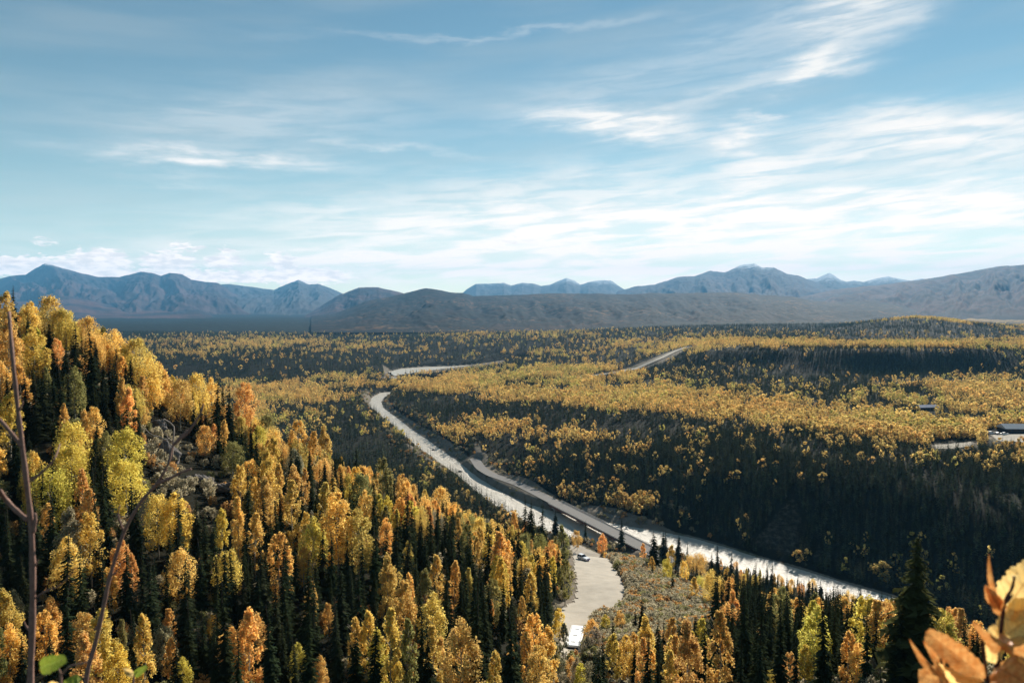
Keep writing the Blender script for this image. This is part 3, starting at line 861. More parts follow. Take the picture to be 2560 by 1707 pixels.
H('B', [(230, 60, 520, 200, 'y'), (330, 160, 640, 330, 'g'), (480, 10, 440, 260, 'g'), (830, 110, 520, 280, 'g'), (600, 280, 760, 170, 'o'), (1040, 340, 760, 230, 'y'), (1160, 320, 780, 240, 'g'), (1630, 110, 390, 150, 'y'), (1770, 180, 560, 150, 'y'), (1905, 220, 760, 170, 'y'),
        (2130, 240, 760, 170, 'y'), (1570, 330, 880, 130, 'y'), (1665, 440, 880, 160, 'y'), (1725, 480, 760, 80, 'y'), (1450, 420, 720, 130, 'g'), (1180, 700, 1120, 230, 'y'), (1480, 700, 1080, 220, 'y'), (1820, 600, 1110, 210, 'o'), (1985, 680, 980, 120, 'y'),
        (440, 610, 1100, 230, 'y'), (340, 1000, 1420, 190, 'o'), (540, 1110, 1560, 250, 'o'), (80, 1180, 1640, 220, 'y'), (1640, 1120, 1540, 250, 'o'), (1500, 1200, 1560, 200, 'o'), (1120, 1060, 1440, 130, 'o'), (1060, 1200, 1560, 200, 'w'), (720, 820, 1160, 130, 'o'),
        (1240, 1000, 1600, 140, 's'), (1330, 1060, 1600, 110, 's'), (1390, 1160, 1600, 100, 's'), (1850, 1150, 1640, 110, 's'), (1890, 1080, 1500, 90, 's'), (2190, 1030, 1620, 110, 's'), (2060, 800, 1420, 100, 's'), (940, 600, 1320, 130, 's'), (1010, 700, 1350, 110, 's'), (1350, 380, 1000, 120, 's'), (1300, 300, 760, 110, 's'),
        (1950, 1310, 1640, 130, 'g'), (2090, 1390, 1680, 150, 'o'), (1190, 1400, 1700, 160, 'g'), (800, 1140, 1600, 110, 'l'), (1400, 1120, 1350, 110, 'y'), (100, 960, 1260, 130, 'w'), (870, 700, 1100, 120, 'o'), (2150, 1040, 1300, 100, 'y')])
H('C', [(140, 50, 330, 60, 's'), (240, 0, 300, 80, 's'), (370, 180, 640, 80, 's'), (420, 100, 560, 150, 'l'), (430, 400, 640, 110, 'l'), (500, 420, 720, 80, 'g'), (560, 280, 880, 140, 's'), (600, 310, 860, 110, 's'), (540, 200, 480, 130, 'o'), (280, 200, 560, 190, 'l'), (780, 290, 560, 160, 'y'), (860, 310, 560, 80, 'y'),
        (120, 320, 900, 260, 'y'), (250, 430, 900, 250, 'y'), (40, 450, 860, 180, 'y'), (440, 720, 1220, 190, 'o'), (590, 830, 1340, 120, 'o'), (1170, 560, 1080, 180, 'o'), (1220, 720, 1100, 110, 'o'), (1270, 440, 760, 90, 'o'), (1100, 390, 640, 80, 'l'), (1580, 530, 790, 120, 'l'), (1680, 570, 700, 80, 'o'),
        (1440, 740, 980, 110, 'g'), (1510, 730, 980, 90, 'g'), (1600, 760, 1060, 120, 'l'), (1380, 350, 760, 120, 's'), (1450, 370, 800, 120, 's'), (1340, 330, 740, 90, 's'), (1215, 290, 600, 60, 's'), (1180, 280, 600, 60, 's'), (1130, 330, 620, 60, 's'), (1040, 160, 420, 35, 's'), (970, 160, 400, 30, 's'), (890, 165, 400, 28, 's'), (930, 170, 400, 28, 's'), (1090, 260, 480, 40, 's'),
        (1440, 790, 1120, 90, 's'), (1050, 750, 1320, 110, 's'), (1000, 800, 1380, 110, 's'), (820, 900, 1440, 120, 's'), (740, 820, 1400, 120, 's'), (700, 560, 1040, 110, 's'), (660, 880, 1380, 100, 's'), (1110, 800, 1300, 90, 's'), (1190, 830, 1300, 90, 's'), (1300, 480, 900, 100, 's'), (1540, 430, 700, 70, 's'),
        (880, 750, 1130, 120, 'o'), (970, 800, 1120, 90, 'y'), (845, 1010, 1280, 80, 'o'), (1120, 1010, 1300, 70, 'o'), (1320, 990, 1240, 80, 'y'), (320, 1070, 1640, 180, 'y'), (240, 1120, 1640, 140, 'y'), (380, 1220, 1640, 110, 'y'), (1400, 1120, 1640, 200, 'y'), (1500, 1180, 1640, 180, 'y'), (1340, 1220, 1640, 120, 'o'), (1130, 1400, 1700, 130, 'g'), (850, 1420, 1700, 200, 'o'),
        (930, 1290, 1560, 100, 'o'), (1240, 1270, 1600, 80, 'y'), (500, 1380, 1700, 130, 'g'), (610, 1180, 1480, 70, 'o'), (640, 1290, 1620, 90, 'o'), (1490, 1430, 1700, 60, 's'), (1910, 1130, 1470, 80, 's'), (1850, 370, 520, 35, 's'), (1970, 480, 700, 60, 's'), (2030, 450, 720, 90, 's'), (2180, 560, 850, 110, 's'), (2240, 570, 850, 80, 's'), (2110, 650, 780, 60, 'o'),
        (2100, 970, 1320, 80, 's'), (2060, 1060, 1290, 60, 's'), (2140, 1120, 1290, 45, 's'), (2170, 1340, 1640, 100, 'o'), (2300, 1240, 1640, 140, 'y'), (2050, 1240, 1500, 110, 'o'), (1840, 590, 740, 80, 'o'), (1640, 470, 610, 35, 's'), (1685, 480, 620, 30, 's'), (1735, 500, 640, 30, 's'), (1780, 520, 620, 25, 's'), (1865, 500, 640, 40, 's'), (1910, 520, 640, 35, 's'), (950, 900, 1400, 100, 's'), (240, 1200, 1700, 150, 's'), (440, 1000, 1560, 120, 's'), (100, 1000, 1560, 120, 's')])
H('C', [(1570, 1400, 1600, 110, 'w'), (1650, 1392, 1600, 120, 'o'), (1700, 1440, 1660, 110, 'g'), (1540, 1330, 1540, 80, 'l'), (1770, 1150, 1330, 110, 'o'), (1800, 1200, 1420, 120, 'w'), (1740, 1260, 1440, 90, 'w'), (1560, 1080, 1300, 110, 'g'), (1590, 1170, 1420, 90, 'w'), (1860, 1120, 1300, 90, 'g'), (1680, 1400, 1640, 120, 'w'), (1760, 1420, 1660, 130, 'w'), (1960, 1090, 1280, 90, 'o')])
H('D', [(15, 560, 830, 45, 's'), (45, 660, 830, 80, 'y'), (90, 580, 900, 65, 's'), (150, 640, 800, 30, 's'), (215, 720, 960, 170, 'o'), (310, 710, 1040, 90, 's'), (335, 800, 1260, 120, 's'), (350, 650, 900, 50, 's'), (435, 880, 1150, 125, 'o'), (440, 690, 940, 60, 's'), (515, 880, 1260, 90, 's'), (585, 740, 1200, 80, 's'), (630, 800, 1300, 120, 's'),
        (700, 760, 1080, 60, 's'), (670, 760, 1050, 50, 's'), (480, 760, 960, 45, 's'), (770, 940, 1370, 190, 'l'), (970, 960, 1340, 130, 'l'), (800, 860, 1050, 50, 's'), (940, 870, 1060, 60, 's'), (1020, 880, 1280, 80, 's'), (1100, 900, 1300, 70, 's'), (1170, 940, 1300, 60, 's'), (1140, 980, 1240, 60, 'o'), (1280, 930, 1120, 40, 's'), (550, 1080, 1280, 55, 'o'),
        (1620, 580, 1640, 320, 's'), (1190, 1210, 1640, 150, 'o'), (1260, 1300, 1640, 140, 'o'), (700, 1470, 1700, 110, 'g'), (815, 1370, 1700, 130, 'o'), (920, 1320, 1640, 140, 'g'), (60, 1240, 1700, 140, 'y'), (150, 1260, 1700, 130, 'y'), (120, 1110, 1320, 60, 's'), (490, 1310, 1640, 80, 's'), (250, 1150, 1700, 150, 's'), (300, 1250, 1700, 110, 's'), (1480, 1120, 1460, 140, 'g'), (1430, 1130, 1400, 90, 'g'),
        (600, 1370, 1640, 60, 's'), (545, 1380, 1640, 60, 's'), (1060, 1290, 1680, 70, 's'), (1410, 1450, 1680, 50, 's'), (180, 1480, 1720, 80, 's'), (1420, 960, 1120, 40, 's'), (1480, 980, 1140, 50, 's'), (1350, 1400, 1640, 120, 'w'), (1330, 1110, 1330, 110, 'w')])

trees = []      # dict per near tree
for (px, top, base, w, k) in HERO:
    hero_big = (k == 's' and w > 115 and px > 2250)
    b = base
    for _ in range(9):
        x, y, z = hit(px, min(b, 1860), n=700)
        yt = y
        _, wt = rays(px, top)
        zt = wt * yt
        hgt = zt - z
        lim = (4.0, 21.0) if k == 's' else (2.2, 16.0)
        if hgt > lim[1]: b -= 14
        elif hgt < lim[0]: b += 14
        else: break
        if b < top + 15: break
    if y > 460: continue
    trees.append(dict(x=x, y=y, z=z, h=max(hgt, 2.5), w=w / F * y, k=k, hero=True, big=hero_big, px=px, top=top))

# random filling of the near slopes
lim_x = [-300, 0, 130, 300, 400, 470, 600, 760, 900, 1000, 1100, 1200, 1300, 1400, 1430, 1560, 1700, 1800, 2000, 2200, 2400, 2560, 2800]
lim_y = [700, 760, 760, 850, 900, 955, 1015, 1095, 1140, 1190, 1225, 1262, 1300, 1335, 1370, 1362, 1374, 1394, 1436, 1478, 1512, 1600, 1700]
def scatter_near(n):
    q = rng.uniform(-330, 2860, n); D = np.sqrt(rng.uniform(72 ** 2, 440 ** 2, n))
    X = (q - 1280) / F * D
    Z = ground(X, D)
    return X, D, Z
Xn, Yn, Zn = scatter_near(17500)
sdP = poly_sd(Xn, Yn, PULL); sdR = poly_sd(Xn, Yn, RIVER); dH, _ = line_d(Xn, Yn, hw)
rr = rng.random((len(Xn), 5))
PPX, PPY = project(Xn, Yn, Zn)
lump = fbm(Xn / 16, Yn / 16, 3, 77)
placed = {}
def near_ok(x, y, r):
    cx, cy = int(x // 6), int(y // 6)
    for i in (-1, 0, 1):
        for j in (-1, 0, 1):
            for (a, b_, s) in placed.get((cx + i, cy + j), ()):
                if (a - x) ** 2 + (b_ - y) ** 2 < (r + s) ** 2: return False
    return True
def put(x, y, r): placed.setdefault((int(x // 6), int(y // 6)), []).append((x, y, r))
for t in trees: put(t['x'], t['y'], .9)
pull_scr = [(a, b) for a, b in PULL_PX]
psx = np.array(pull_scr)
scrub_poly = np.array([(1470, 1372), (1560, 1395), (1660, 1440), (1770, 1500), (1790, 1560), (1740, 1600), (1700, 1640), (1560, 1707), (1480, 1700), (1470, 1560), (1560, 1520), (1570, 1470)])
insc = poly_sd(PPX, PPY, scrub_poly) < 0
sp_px, sp_py = PPX, PPY
cand = []
OUTC = np.array([(370, 1050), (440, 1045), (500, 1140), (590, 1200), (595, 1230), (520, 1240), (420, 1190), (370, 1130)])
for i in np.argsort(Yn):
    if sdP[i] < 2.2 or sdR[i] < 4 or dH[i] < 13: continue
    x, y, z = Xn[i], Yn[i], Zn[i]; px = PPX[i]
    left = px < 700
    pa = (.33 if left else .26) + (lump[i] - .5) * 1.5
    if px > 1600: pa -= .05
    if y > 270: pa = .15 + (lump[i] - .5) * .8
    asp = rr[i, 0] < pa
    if insc[i] and rr[i, 4] > .025: continue
    if not near_ok(x, y, .85 if not asp else 1.25): continue
    h = (7 + 5 * rr[i, 1]) if asp else (7.5 + 8 * rr[i, 1] ** 1.4)
    if px > 2080: h *= 1.3
    # keep the skyline of the near slopes and the open view of the lay-by and the river
    ly = np.interp(px, lim_x, lim_y) + rr[i, 2] * 34
    if 1475 < px < 1790 and y < 185: ly = max(ly, 1535)
    _, wt = rays(px, ly)
    h = min(h, wt * y - z)
    if h < 3.2: continue
    wpx = (.2 if asp else .1) * h * F / y
    tx, ty = project(np.array(x), np.array(y), np.array(z + h))
    mid = [(px + s * wpx, yy) for s in (-1, 0, 1) for yy in (ty, (ty + PPY[i]) / 2, PPY[i])]
    ma = np.array(mid)
    if (poly_sd(ma[:, 0], ma[:, 1], psx) < 4).any() and y < 262: continue
    if 1395 < px < 1480 and 1530 < ty < 1640: continue
    if y < 190 and (poly_sd(ma[:, 0], ma[:, 1], OUTC) < 0).any(): continue
    put(x, y, .85 if not asp else 1.25)
    if asp:
        c_ = rr[i, 3]
        k = 'y' if c_ < .42 else 'o' if c_ < .66 else 'g' if c_ < .82 else 'l' if c_ < .92 else 'w'
    else: k = 's'
    cand.append(dict(x=x, y=y, z=z, h=h, w=(.20 + .20 * rr[i, 2]) * h if asp else (.15 + .12 * rr[i, 2]) * h, k=k, hero=False, big=False, px=px, top=float(ty)))
inframe = lambda t: -20 < t['px'] < 2580 and t['top'] < 1690
size = lambda t: t['h'] / t['y']
spr = sorted([t for t in cand if t['k'] == 's' and inframe(t)], key=size, reverse=True)
asp = sorted([t for t in cand if t['k'] != 's' and inframe(t)], key=size, reverse=True)
nhs = sum(t['k'] == 's' for t in trees); nha = len(trees) - nhs
singles = trees + spr[:298 - nhs] + asp[:298 - nha]
ids = set(id(t) for t in singles)
rest = [t for t in cand if id(t) not in ids]
print('near trees', len(cand), 'heroes', nhs, nha, 'rest', len(rest))

def tint(k, r):
    c = np.array(GOLD[k]); v = .82 + .36 * r[0]
    c = c * v * (1 + (np.array(r[1:4]) - .5) * .14)
    return tuple(c)
used = set()
ONES = 'zero one two three four five six seven eight nine ten eleven twelve thirteen fourteen fifteen sixteen seventeen eighteen nineteen'.split()
TENS = '. . twenty thirty forty fifty sixty seventy eighty ninety'.split()
def numw(v):
    v = max(0, min(99, v))
    return ONES[v] if v < 20 else TENS[v // 10] + ('-' + ONES[v % 10] if v % 10 else '')
def place_word(px, py):
    if px < 620 and py < 1150: return 'high on left hillside'
    if px < 900: return 'on left hillside'
    if px < 1400: return 'left of lay-by'
    if px < 1640: return 'beside lay-by'
    return 'right of lay-by'
for t in singles:
    k = t['k']; s = k == 's'
    ratio = t['w'] / t['h']
    if s:
        j = int(np.argmin([abs(ratio / 2 - r) for r in SPR_R])) if not t['big'] else -1
        me = HERO_SPR if t['big'] else SPR[j]
        r0 = .155 if t['big'] else SPR_R[j]; tr = TR_S[0]
    else:
        j = int(np.argmin([abs(ratio / 2 * random.uniform(.9, 1.12) - r) for r in ASP_R])); me = ASP[j]; r0 = ASP_R[j]; tr = TR_A[j % 2]
    sx = float(np.clip(ratio / 2 / r0, .7, 1.7)) * t['h']
    name = 'spruce_tree' if s else 'aspen_tree'
    e = bpy.data.objects.new(name, None); col.objects.link(e)
    e.empty_display_size = .5
    e.location = (t['x'], t['y'], t['z']); e.rotation_euler = (random.uniform(-.03, .03), random.uniform(-.03, .03), random.uniform(0, 6.28))
    e.scale = (sx, sx, t['h'])
    c = bpy.data.objects.new('crown', me); col.objects.link(c); c.parent = e
    c.color = tint(k, [random.random() for _ in range(4)]) + (1,)
    if t['big']: c.color = (.075, .075, .026, 1)
    b = bpy.data.objects.new('trunk', tr); col.objects.link(b); b.parent = e
    cx, cy = project(np.array(t['x']), np.array(t['y']), np.array(t['z'] + t['h'] * .6))
    pa, pd = round(float(cx) / 25.6), round(float(cy) / 17.07)
    shape = 'slim' if ratio < (.20 if s else .36) else ('broad' if ratio > (.27 if s else .55) else ('narrow' if s else 'oval'))
    if t['big']:
        lab = 'tallest dark green spruce standing alone against the shaded bluff, bottom right'
    else:
        for al in (shape, 'tall' if t['h'] > 11 else 'short', 'upright', 'straight', 'leafy' if not s else 'spiky', 'healthy', 'thinner', 'full'):
            lab = '%s %s %s %s, %s percent across, %s percent down' % (al, WORD[k], 'spruce' if s else 'aspen', place_word(float(cx), float(cy)), numw(pa), numw(pd))
            if lab not in used: break
    used.add(lab)
    tag(e, lab, 'spruce' if s else 'aspen', 'spruces on the near slopes' if s else 'golden aspens on the near slopes')

# ------------------------------------------------------------------ woods of countless trees
def inst_group(name, protos):
    ng = bpy.data.node_groups.new(name, 'GeometryNodeTree')
    ng.interface.new_socket('Geometry', in_out='INPUT', socket_type='NodeSocketGeometry')
    ng.interface.new_socket('Geometry', in_out='OUTPUT', socket_type='NodeSocketGeometry')
    N = ng.nodes; L = ng.links
    gi = N.new('NodeGroupInput'); go = N.new('NodeGroupOutput')
    iop = N.new('GeometryNodeInstanceOnPoints')
    g2i = N.new('GeometryNodeGeometryToInstance')
    for p in reversed(protos):
        oi = N.new('GeometryNodeObjectInfo'); oi.inputs['Object'].default_value = p; oi.inputs['As Instance'].default_value = False
        sm = N.new('GeometryNodeSetMaterial'); sm.inputs['Material'].default_value = M_LEAF_I if 'aspen' in p.data.name or 'shrub' in p.data.name else M_NEEDLE_I
        L.new(oi.outputs['Geometry'], sm.inputs['Geometry'])
        g1 = N.new('GeometryNodeGeometryToInstance'); L.new(sm.outputs[0], g1.inputs[0])
        L.new(g1.outputs[0], g2i.inputs[0]) if False else None
        protos_out.append(g1.outputs[0]) if False else None
        if len(protos) == 1: src = g1.outputs[0]
        else:
            if 'jn' not in locals(): jn = N.new('GeometryNodeJoinGeometry')
            L.new(g1.outputs[0], jn.inputs[0]); src = jn.outputs[0]
    N.remove(g2i)
    L.new(gi.outputs[0], iop.inputs['Points']); L.new(src, iop.inputs['Instance'])
    iop.inputs['Pick Instance'].default_value = True
    def att(nm, typ):
        a = N.new('GeometryNodeInputNamedAttribute'); a.data_type = typ; a.inputs[0].default_value = nm
        return a.outputs['Attribute']
    L.new(att('variant', 'INT'), iop.inputs['Instance Index'])
    L.new(att('rot', 'FLOAT_VECTOR'), iop.inputs['Rotation'])
    L.new(att('size', 'FLOAT_VECTOR'), iop.inputs['Scale'])
    L.new(iop.outputs[0], go.inputs[0])
    return ng

def wood(name, P, rot, size_, var, tints, protos, label):
    me = mesh(name, P, [], None, False, {'rot': ('FLOAT_VECTOR', rot), 'size': ('FLOAT_VECTOR', size_), 'variant': ('INT', var),
                                        'tint': ('FLOAT_COLOR', np.concatenate([tints, np.ones((len(tints), 1))], 1))})
    o = obj(name, me)
    md = o.modifiers.new('trees', 'NODES'); md.node_group = inst_group(name, protos)
    tag(o, label, kind='stuff')
    return o

def proto_of(me):
    for o in bpy.data.objects:
        if o.data is me: return o
    o = bpy.data.objects.new('crown', me); return o
AP = [proto_of(m) for m in ASP]; SPp = [proto_of(m) for m in SPR]

def arrs(ts):
    n = len(ts); r = rng.random((n, 6))
    P = np.array([(t['x'], t['y'], t['z']) for t in ts])
    h = np.array([t['h'] for t in ts]); w = np.array([t['w'] for t in ts])
    return n, r, P, h, w
sp_r = [t for t in rest if t['k'] == 's']; as_r = [t for t in rest if t['k'] != 's']
n, r, P, h, w = arrs(sp_r)
var = rng.integers(0, 4, n)
sx = np.clip(w / h / 2 / np.array(SPR_R)[var], .75, 1.4) * h
wood('spruce_wood', P, np.stack([0 * h, 0 * h, r[:, 0] * 6.28], 1), np.stack([sx, sx, h], 1), var,
     np.array([tint('s', list(q)) for q in r[:, 1:5]]), SPp, 'countless dark spruces filling the near slopes')
n, r, P, h, w = arrs(as_r)
var = rng.integers(0, 6, n)
sx = np.clip(w / h / 2 / np.array(ASP_R)[var], .75, 1.35) * h
wood('aspen_wood', P, np.stack([0 * h, 0 * h, r[:, 0] * 6.28], 1), np.stack([sx, sx, h], 1), var,
     np.array([tint(t['k'], list(q)) for t, q in zip(as_r, r[:, 1:5])]), AP, 'countless golden aspens filling the near slopes')

# distant woods
A_LO = [aspen_mesh('aspen_far', 51 + i, [.22, .27, .32][i], 12, 11, .105, .18, M_LEAF_I) for i in range(3)]
S_LO = [spruce_mesh('spruce_far', 61 + i, [.10, .125, .15][i], 11, 6, M_NEEDLE_I, sub=0) for i in range(3)]
def scatter_far(n, d0, d1, p):
    q = rng.uniform(-160, 2720, n)
    D = (rng.uniform(0, 1, n) * (d1 ** p - d0 ** p) + d0 ** p) ** (1 / p)
    X = (q - 1280) / F * D
    return X, D
bands = [(320, 640, 2.0, 38000, 1.0), (1100, 1420, 2.0, 16000, 1.0), (400, 1000, 2.0, 44000, 1.0), (1000, 2000, 1.6, 66000, 1.10), (2000, 3300, .9, 64000, 1.3)]
Xs, Ys, Ss = [], [], []
for d0, d1, p, n, s in bands:
    X, Y = scatter_far(n, d0, d1, p); Xs.append(X); Ys.append(Y); Ss.append(np.full(n, s))
X = np.concatenate(Xs); Y = np.concatenate(Ys); S = np.concatenate(Ss)
Z = ground(X, Y)
px, py = project(X, Y, Z)
nearbank = line_d(X, Y, rn)[0] < line_d(X, Y, rf)[0]
keep = ~(nearbank & (Y < 470)) & (cover(X, Y, px, py, Y) < .25) & (Z > RIV_Z + .8)
keep &= ~((Y < 455) & (px < 1500))
keep &= ~((px < 900) & (Y < 900) & (Y < 1000 * 1.0) & (px < 500))
lump0 = fbm(X / 14, Y / 20, 2, 93); lump1 = fbm(X / 38, Y / 60, 3, 91); lump2 = fbm(X / 150, Y / 260, 3, 95); dens = fbm(X / 55, Y / 90, 3, 97)
keep &= ~((px > 2462) & (px < 2620) & (py > 1072) & (py < 1121)) & ~((px > 2326) & (px < 2446) & (py > 1100) & (py < 1131)) & ~((px > 2296) & (px < 2340) & (py > 1016) & (py < 1038))
scree = np.zeros(len(X), bool)
for q in SCREE: scree |= poly_sd(X, Y, q) < 0
keep &= ~(scree & (rng.random(len(X)) < .8))
keep &= (dens > .32) | (rng.random(len(X)) < .4)
fr = frac(px, py)
base_pr = .035 * sstep(.02, .14, fr)
pr = sstep(-.30, .42, (lump0 * .35 + lump1 * .4 + lump2 * .25 - .5) * 2.5 + (fr - .56) * 1.65) * (fr > .02)
pr = np.clip(np.maximum(pr, base_pr * (.3 + 1.4 * (lump0 > .5))), .0, .64)
isA = rng.random(len(X)) < pr
fill = rng.random(len(X))
keepA = keep & isA; keepS = keep & ~isA
def far_wood(mask, kind, protos, name, label):
    x, y, z, s = X[mask], Y[mask], Z[mask], S[mask]
    n = len(x); r = rng.random((n, 6))
    if kind == 's':
        h = (6.5 + 7.5 * r[:, 0]) * s; w_ = h * (.9 + .5 * r[:, 1]) * np.where(s > 1.3, 1.5, 1.0)
        base = np.array([.062, .068, .036]); T = base * (.45 + 1.3 * r[:, 2:3] ** 1.6) * (1 + (r[:, 3:6] - .5) * .25)
    else:
        h = (5.2 + 5.2 * r[:, 0] ** 1.3) * s; w_ = h * (.85 + .5 * r[:, 1]) * np.where(s > 1.3, 1.3, 1.0)
        g = fbm(x / 70, y / 110, 2, 99)[:, None] * .7 + r[:, 2:3] * .5
        T = np.where(g < .46, np.array([.93, .62, .22]), np.where(g < .82, np.array([.93, .69, .25]), np.array([.76, .66, .20])))
        T = T * (.75 + .45 * r[:, 3:4])
    wood(name, np.stack([x, y, z - .3], 1), np.stack([0 * h, 0 * h, r[:, 1] * 6.28], 1), np.stack([w_, w_, h], 1), rng.integers(0, 3, n), T, protos, label)
    print(name, n)
SLo = [bpy.data.objects.new('crown', m) for m in S_LO]; ALo = [bpy.data.objects.new('crown', m) for m in A_LO]
far_wood(keepS, 's', SLo, 'spruce_forest', 'dark spruce forest covering the valley floor and terraces')
far_wood(keepA, 'y', ALo, 'aspen_forest', 'golden aspen stands scattered through the valley forest')

# willow scrub
M_SHR = aspen_mesh('shrub_crown', 81, .62, 20, 45, .11, .05, M_LEAF_I)
M_SHR2 = aspen_mesh('shrub_crown', 82, .48, 16, 50, .10, .05, M_LEAF_I)
SHp = [bpy.data.objects.new('crown', m) for m in (M_SHR, M_SHR2)]
n = 17000
q = rng.uniform(-330, 2860, n); D = np.sqrt(rng.uniform(70 ** 2, 520 ** 2, n)); X1 = (q - 1280) / F * D; Y1 = D
n2 = 9000
sc_hit = rng.uniform(0, 1, (n2, 2)); q2 = 1460 + sc_hit[:, 0] * 340; D2 = 118 + sc_hit[:, 1] * 160
X1 = np.concatenate([X1, (q2 - 1280) / F * D2]); Y1 = np.concatenate([Y1, D2]); Z1 = ground(X1, Y1)
n3 = 30000
q3 = rng.uniform(850, 1800, n3); Y3 = rng.uniform(430, 1250, n3); X3 = (q3 - 1280) / F * Y3
d3 = poly_sd(X3, Y3, RIVER); Z3 = ground(X3, Y3)
ok3 = (d3 > 5) & (d3 < 34) & (Z3 < -138) & (line_d(X3, Y3, hw)[0] > 8.5) & (rng.random(n3) < .75 * np.clip(1.2 - d3 / 40, 0, 1)) & (fbm(X3 / 12, Y3 / 12, 2, 55) > .47)
X1 = np.concatenate([X1, X3[ok3]]); Y1 = np.concatenate([Y1, Y3[ok3]]); Z1 = np.concatenate([Z1, Z3[ok3]])
px1, py1 = project(X1, Y1, Z1)
dense = np.concatenate([np.zeros(n, bool), np.ones(n2, bool), np.zeros(int(ok3.sum()), bool)])
bankside = np.arange(len(X1)) >= n + n2
inscr = poly_sd(px1, py1, scrub_poly) < 6
k1 = (poly_sd(X1, Y1, PULL) > .9) & (poly_sd(X1, Y1, RIVER) > np.where(bankside, 4, 7)) & (line_d(X1, Y1, hw)[0] > 8.5) & (~dense | inscr)
bb = (np.abs(px1 - 1434) < 40) & (py1 > 1545) & (py1 < 1648)
k1 &= ~bb
k1 &= bankside | (line_d(X1, Y1, rn)[0] < line_d(X1, Y1, rf)[0])
k1 &= bankside | (Y1 < 330) | (rng.random(len(X1)) < .3)
X1, Y1, Z1 = X1[k1], Y1[k1], Z1[k1]; n = len(X1); r = rng.random((n, 6))
h = 1.1 + 2.1 * r[:, 0] ** 1.5
base = np.where(r[:, 2:3] < .60, np.array([.46, .40, .27]), np.where(r[:, 2:3] < .80, np.array([.62, .36, .14]), np.array([.30, .28, .12])))
wood('willow_scrub', np.stack([X1, Y1, Z1 - .1], 1), np.stack([0 * h, 0 * h, r[:, 1] * 6.28], 1), np.stack([h * 1.1, h * 1.1, h], 1), rng.integers(0, 2, n), base * (.7 + .6 * r[:, 3:4]), SHp,
     'grey green and russet willow scrub between the trees and round the lay-by')

# ------------------------------------------------------------------ generic solid builder
class MB:
    def __init__(s): s.V = []; s.F = []
    def box(s, c, d, rot=None, bev=0.0):
        x, y, z = [v / 2 for v in d]
        c = np.array(c, float)
        pts = [(-x, -y, -z), (x, -y, -z), (x, y, -z), (-x, y, -z), (-x, -y, z), (x, -y, z), (x, y, z), (-x, y, z)]
        i = len(s.V)
        for p in pts:
            p = np.array(p)
            if rot is not None: p = rot @ p
            s.V.append(p + c)
        s.F += [[i + a for a in f] for f in ((0, 3, 2, 1), (4, 5, 6, 7), (0, 1, 5, 4), (1, 2, 6, 5), (2, 3, 7, 6), (3, 0, 4, 7))]
        return s
    def prism(s, prof, y0, y1, inset=0):
        """profile in x,z extruded along y"""
        i = len(s.V); n = len(prof)
        for y in (y0, y1):
            for (x, z) in prof: s.V.append(np.array((x, y, z)))
        s.F.append([i + k for k in range(n)]); s.F.append([i + n + k for k in range(n)][::-1])
        for k in range(n):
            s.F.append([i + (k + 1) % n, i + k, i + n + k, i + n + (k + 1) % n])
        return s
    def tube(s, P, Rr, n=8):
        P = [np.array(p, float) for p in P]; base = len(s.V)
        for j, p in enumerate(P):
            d = P[min(j + 1, len(P) - 1)] - P[max(j - 1, 0)]; d = d / np.linalg.norm(d)
            a = np.cross(d, (.31, .2, .93)); a /= np.linalg.norm(a); b = np.cross(d, a)
            rj = Rr[j] if hasattr(Rr, '__len__') else Rr
            for k in range(n):
                th = 6.2832 * k / n; s.V.append(p + (a * math.cos(th) + b * math.sin(th)) * rj)
        for j in range(len(P) - 1):
            for k in range(n):
                a0 = base + j * n
                s.F.append([a0 + k, a0 + (k + 1) % n, a0 + n + (k + 1) % n, a0 + n + k])
        s.F.append([base + k for k in range(n)][::-1]); s.F.append([base + (len(P) - 1) * n + k for k in range(n)])
        return s
    def build(s, name, mat, parent=None, smooth=False, bevel=0, seg=2):
        o = obj(name, mesh(name, np.array(s.V), s.F, mat, smooth), parent)
        if bevel:
            b = o.modifiers.new('bevel', 'BEVEL'); b.width = bevel; b.segments = seg; b.limit_method = 'ANGLE'
        return o
def empty(name, loc, rot=(0, 0, 0)):
    e = bpy.data.objects.new(name, None); col.objects.link(e); e.location = loc; e.rotation_euler = rot
    return e

M_WHITE = simple('white_paint', (.80, .80, .80), .25, spec=.5)
M_BUSW = simple('white_bus_roof', (.88, .88, .87), .35, spec=.4, var=.03, scale=1)
M_GLASS = simple('dark_glass', (.02, .025, .035), .08, spec=.6)
M_RUBBER = simple('rubber', (.02, .02, .02), .8)
M_BLUE_SHADE = simple('painted_blue_shade', (.16, .14, .40), .3, spec=.5)  # bluish shade on the white car's front, painted into the bumper colour
M_GREY = simple('grey_plastic', (.12, .12, .13), .5)
M_STEEL = simple('rust_brown_girder', (.15, .055, .045), .6, var=.2, scale=.5)
M_CONC = simple('pale_concrete', (.36, .33, .30), .9, var=.15, scale=.7)
M_RAIL = simple('galvanised_rail', (.42, .41, .40), .5, metal=.3)

def ground_normal_rot(x, y, yaw, L):
    c, s_ = math.cos(yaw), math.sin(yaw)
    zf = ground(np.array([x + c * L / 2]), np.array([y + s_ * L / 2]))[0]; zb = ground(np.array([x - c * L / 2]), np.array([y - s_ * L / 2]))[0]
    return -math.atan2(zf - zb, L), (zf + zb) / 2

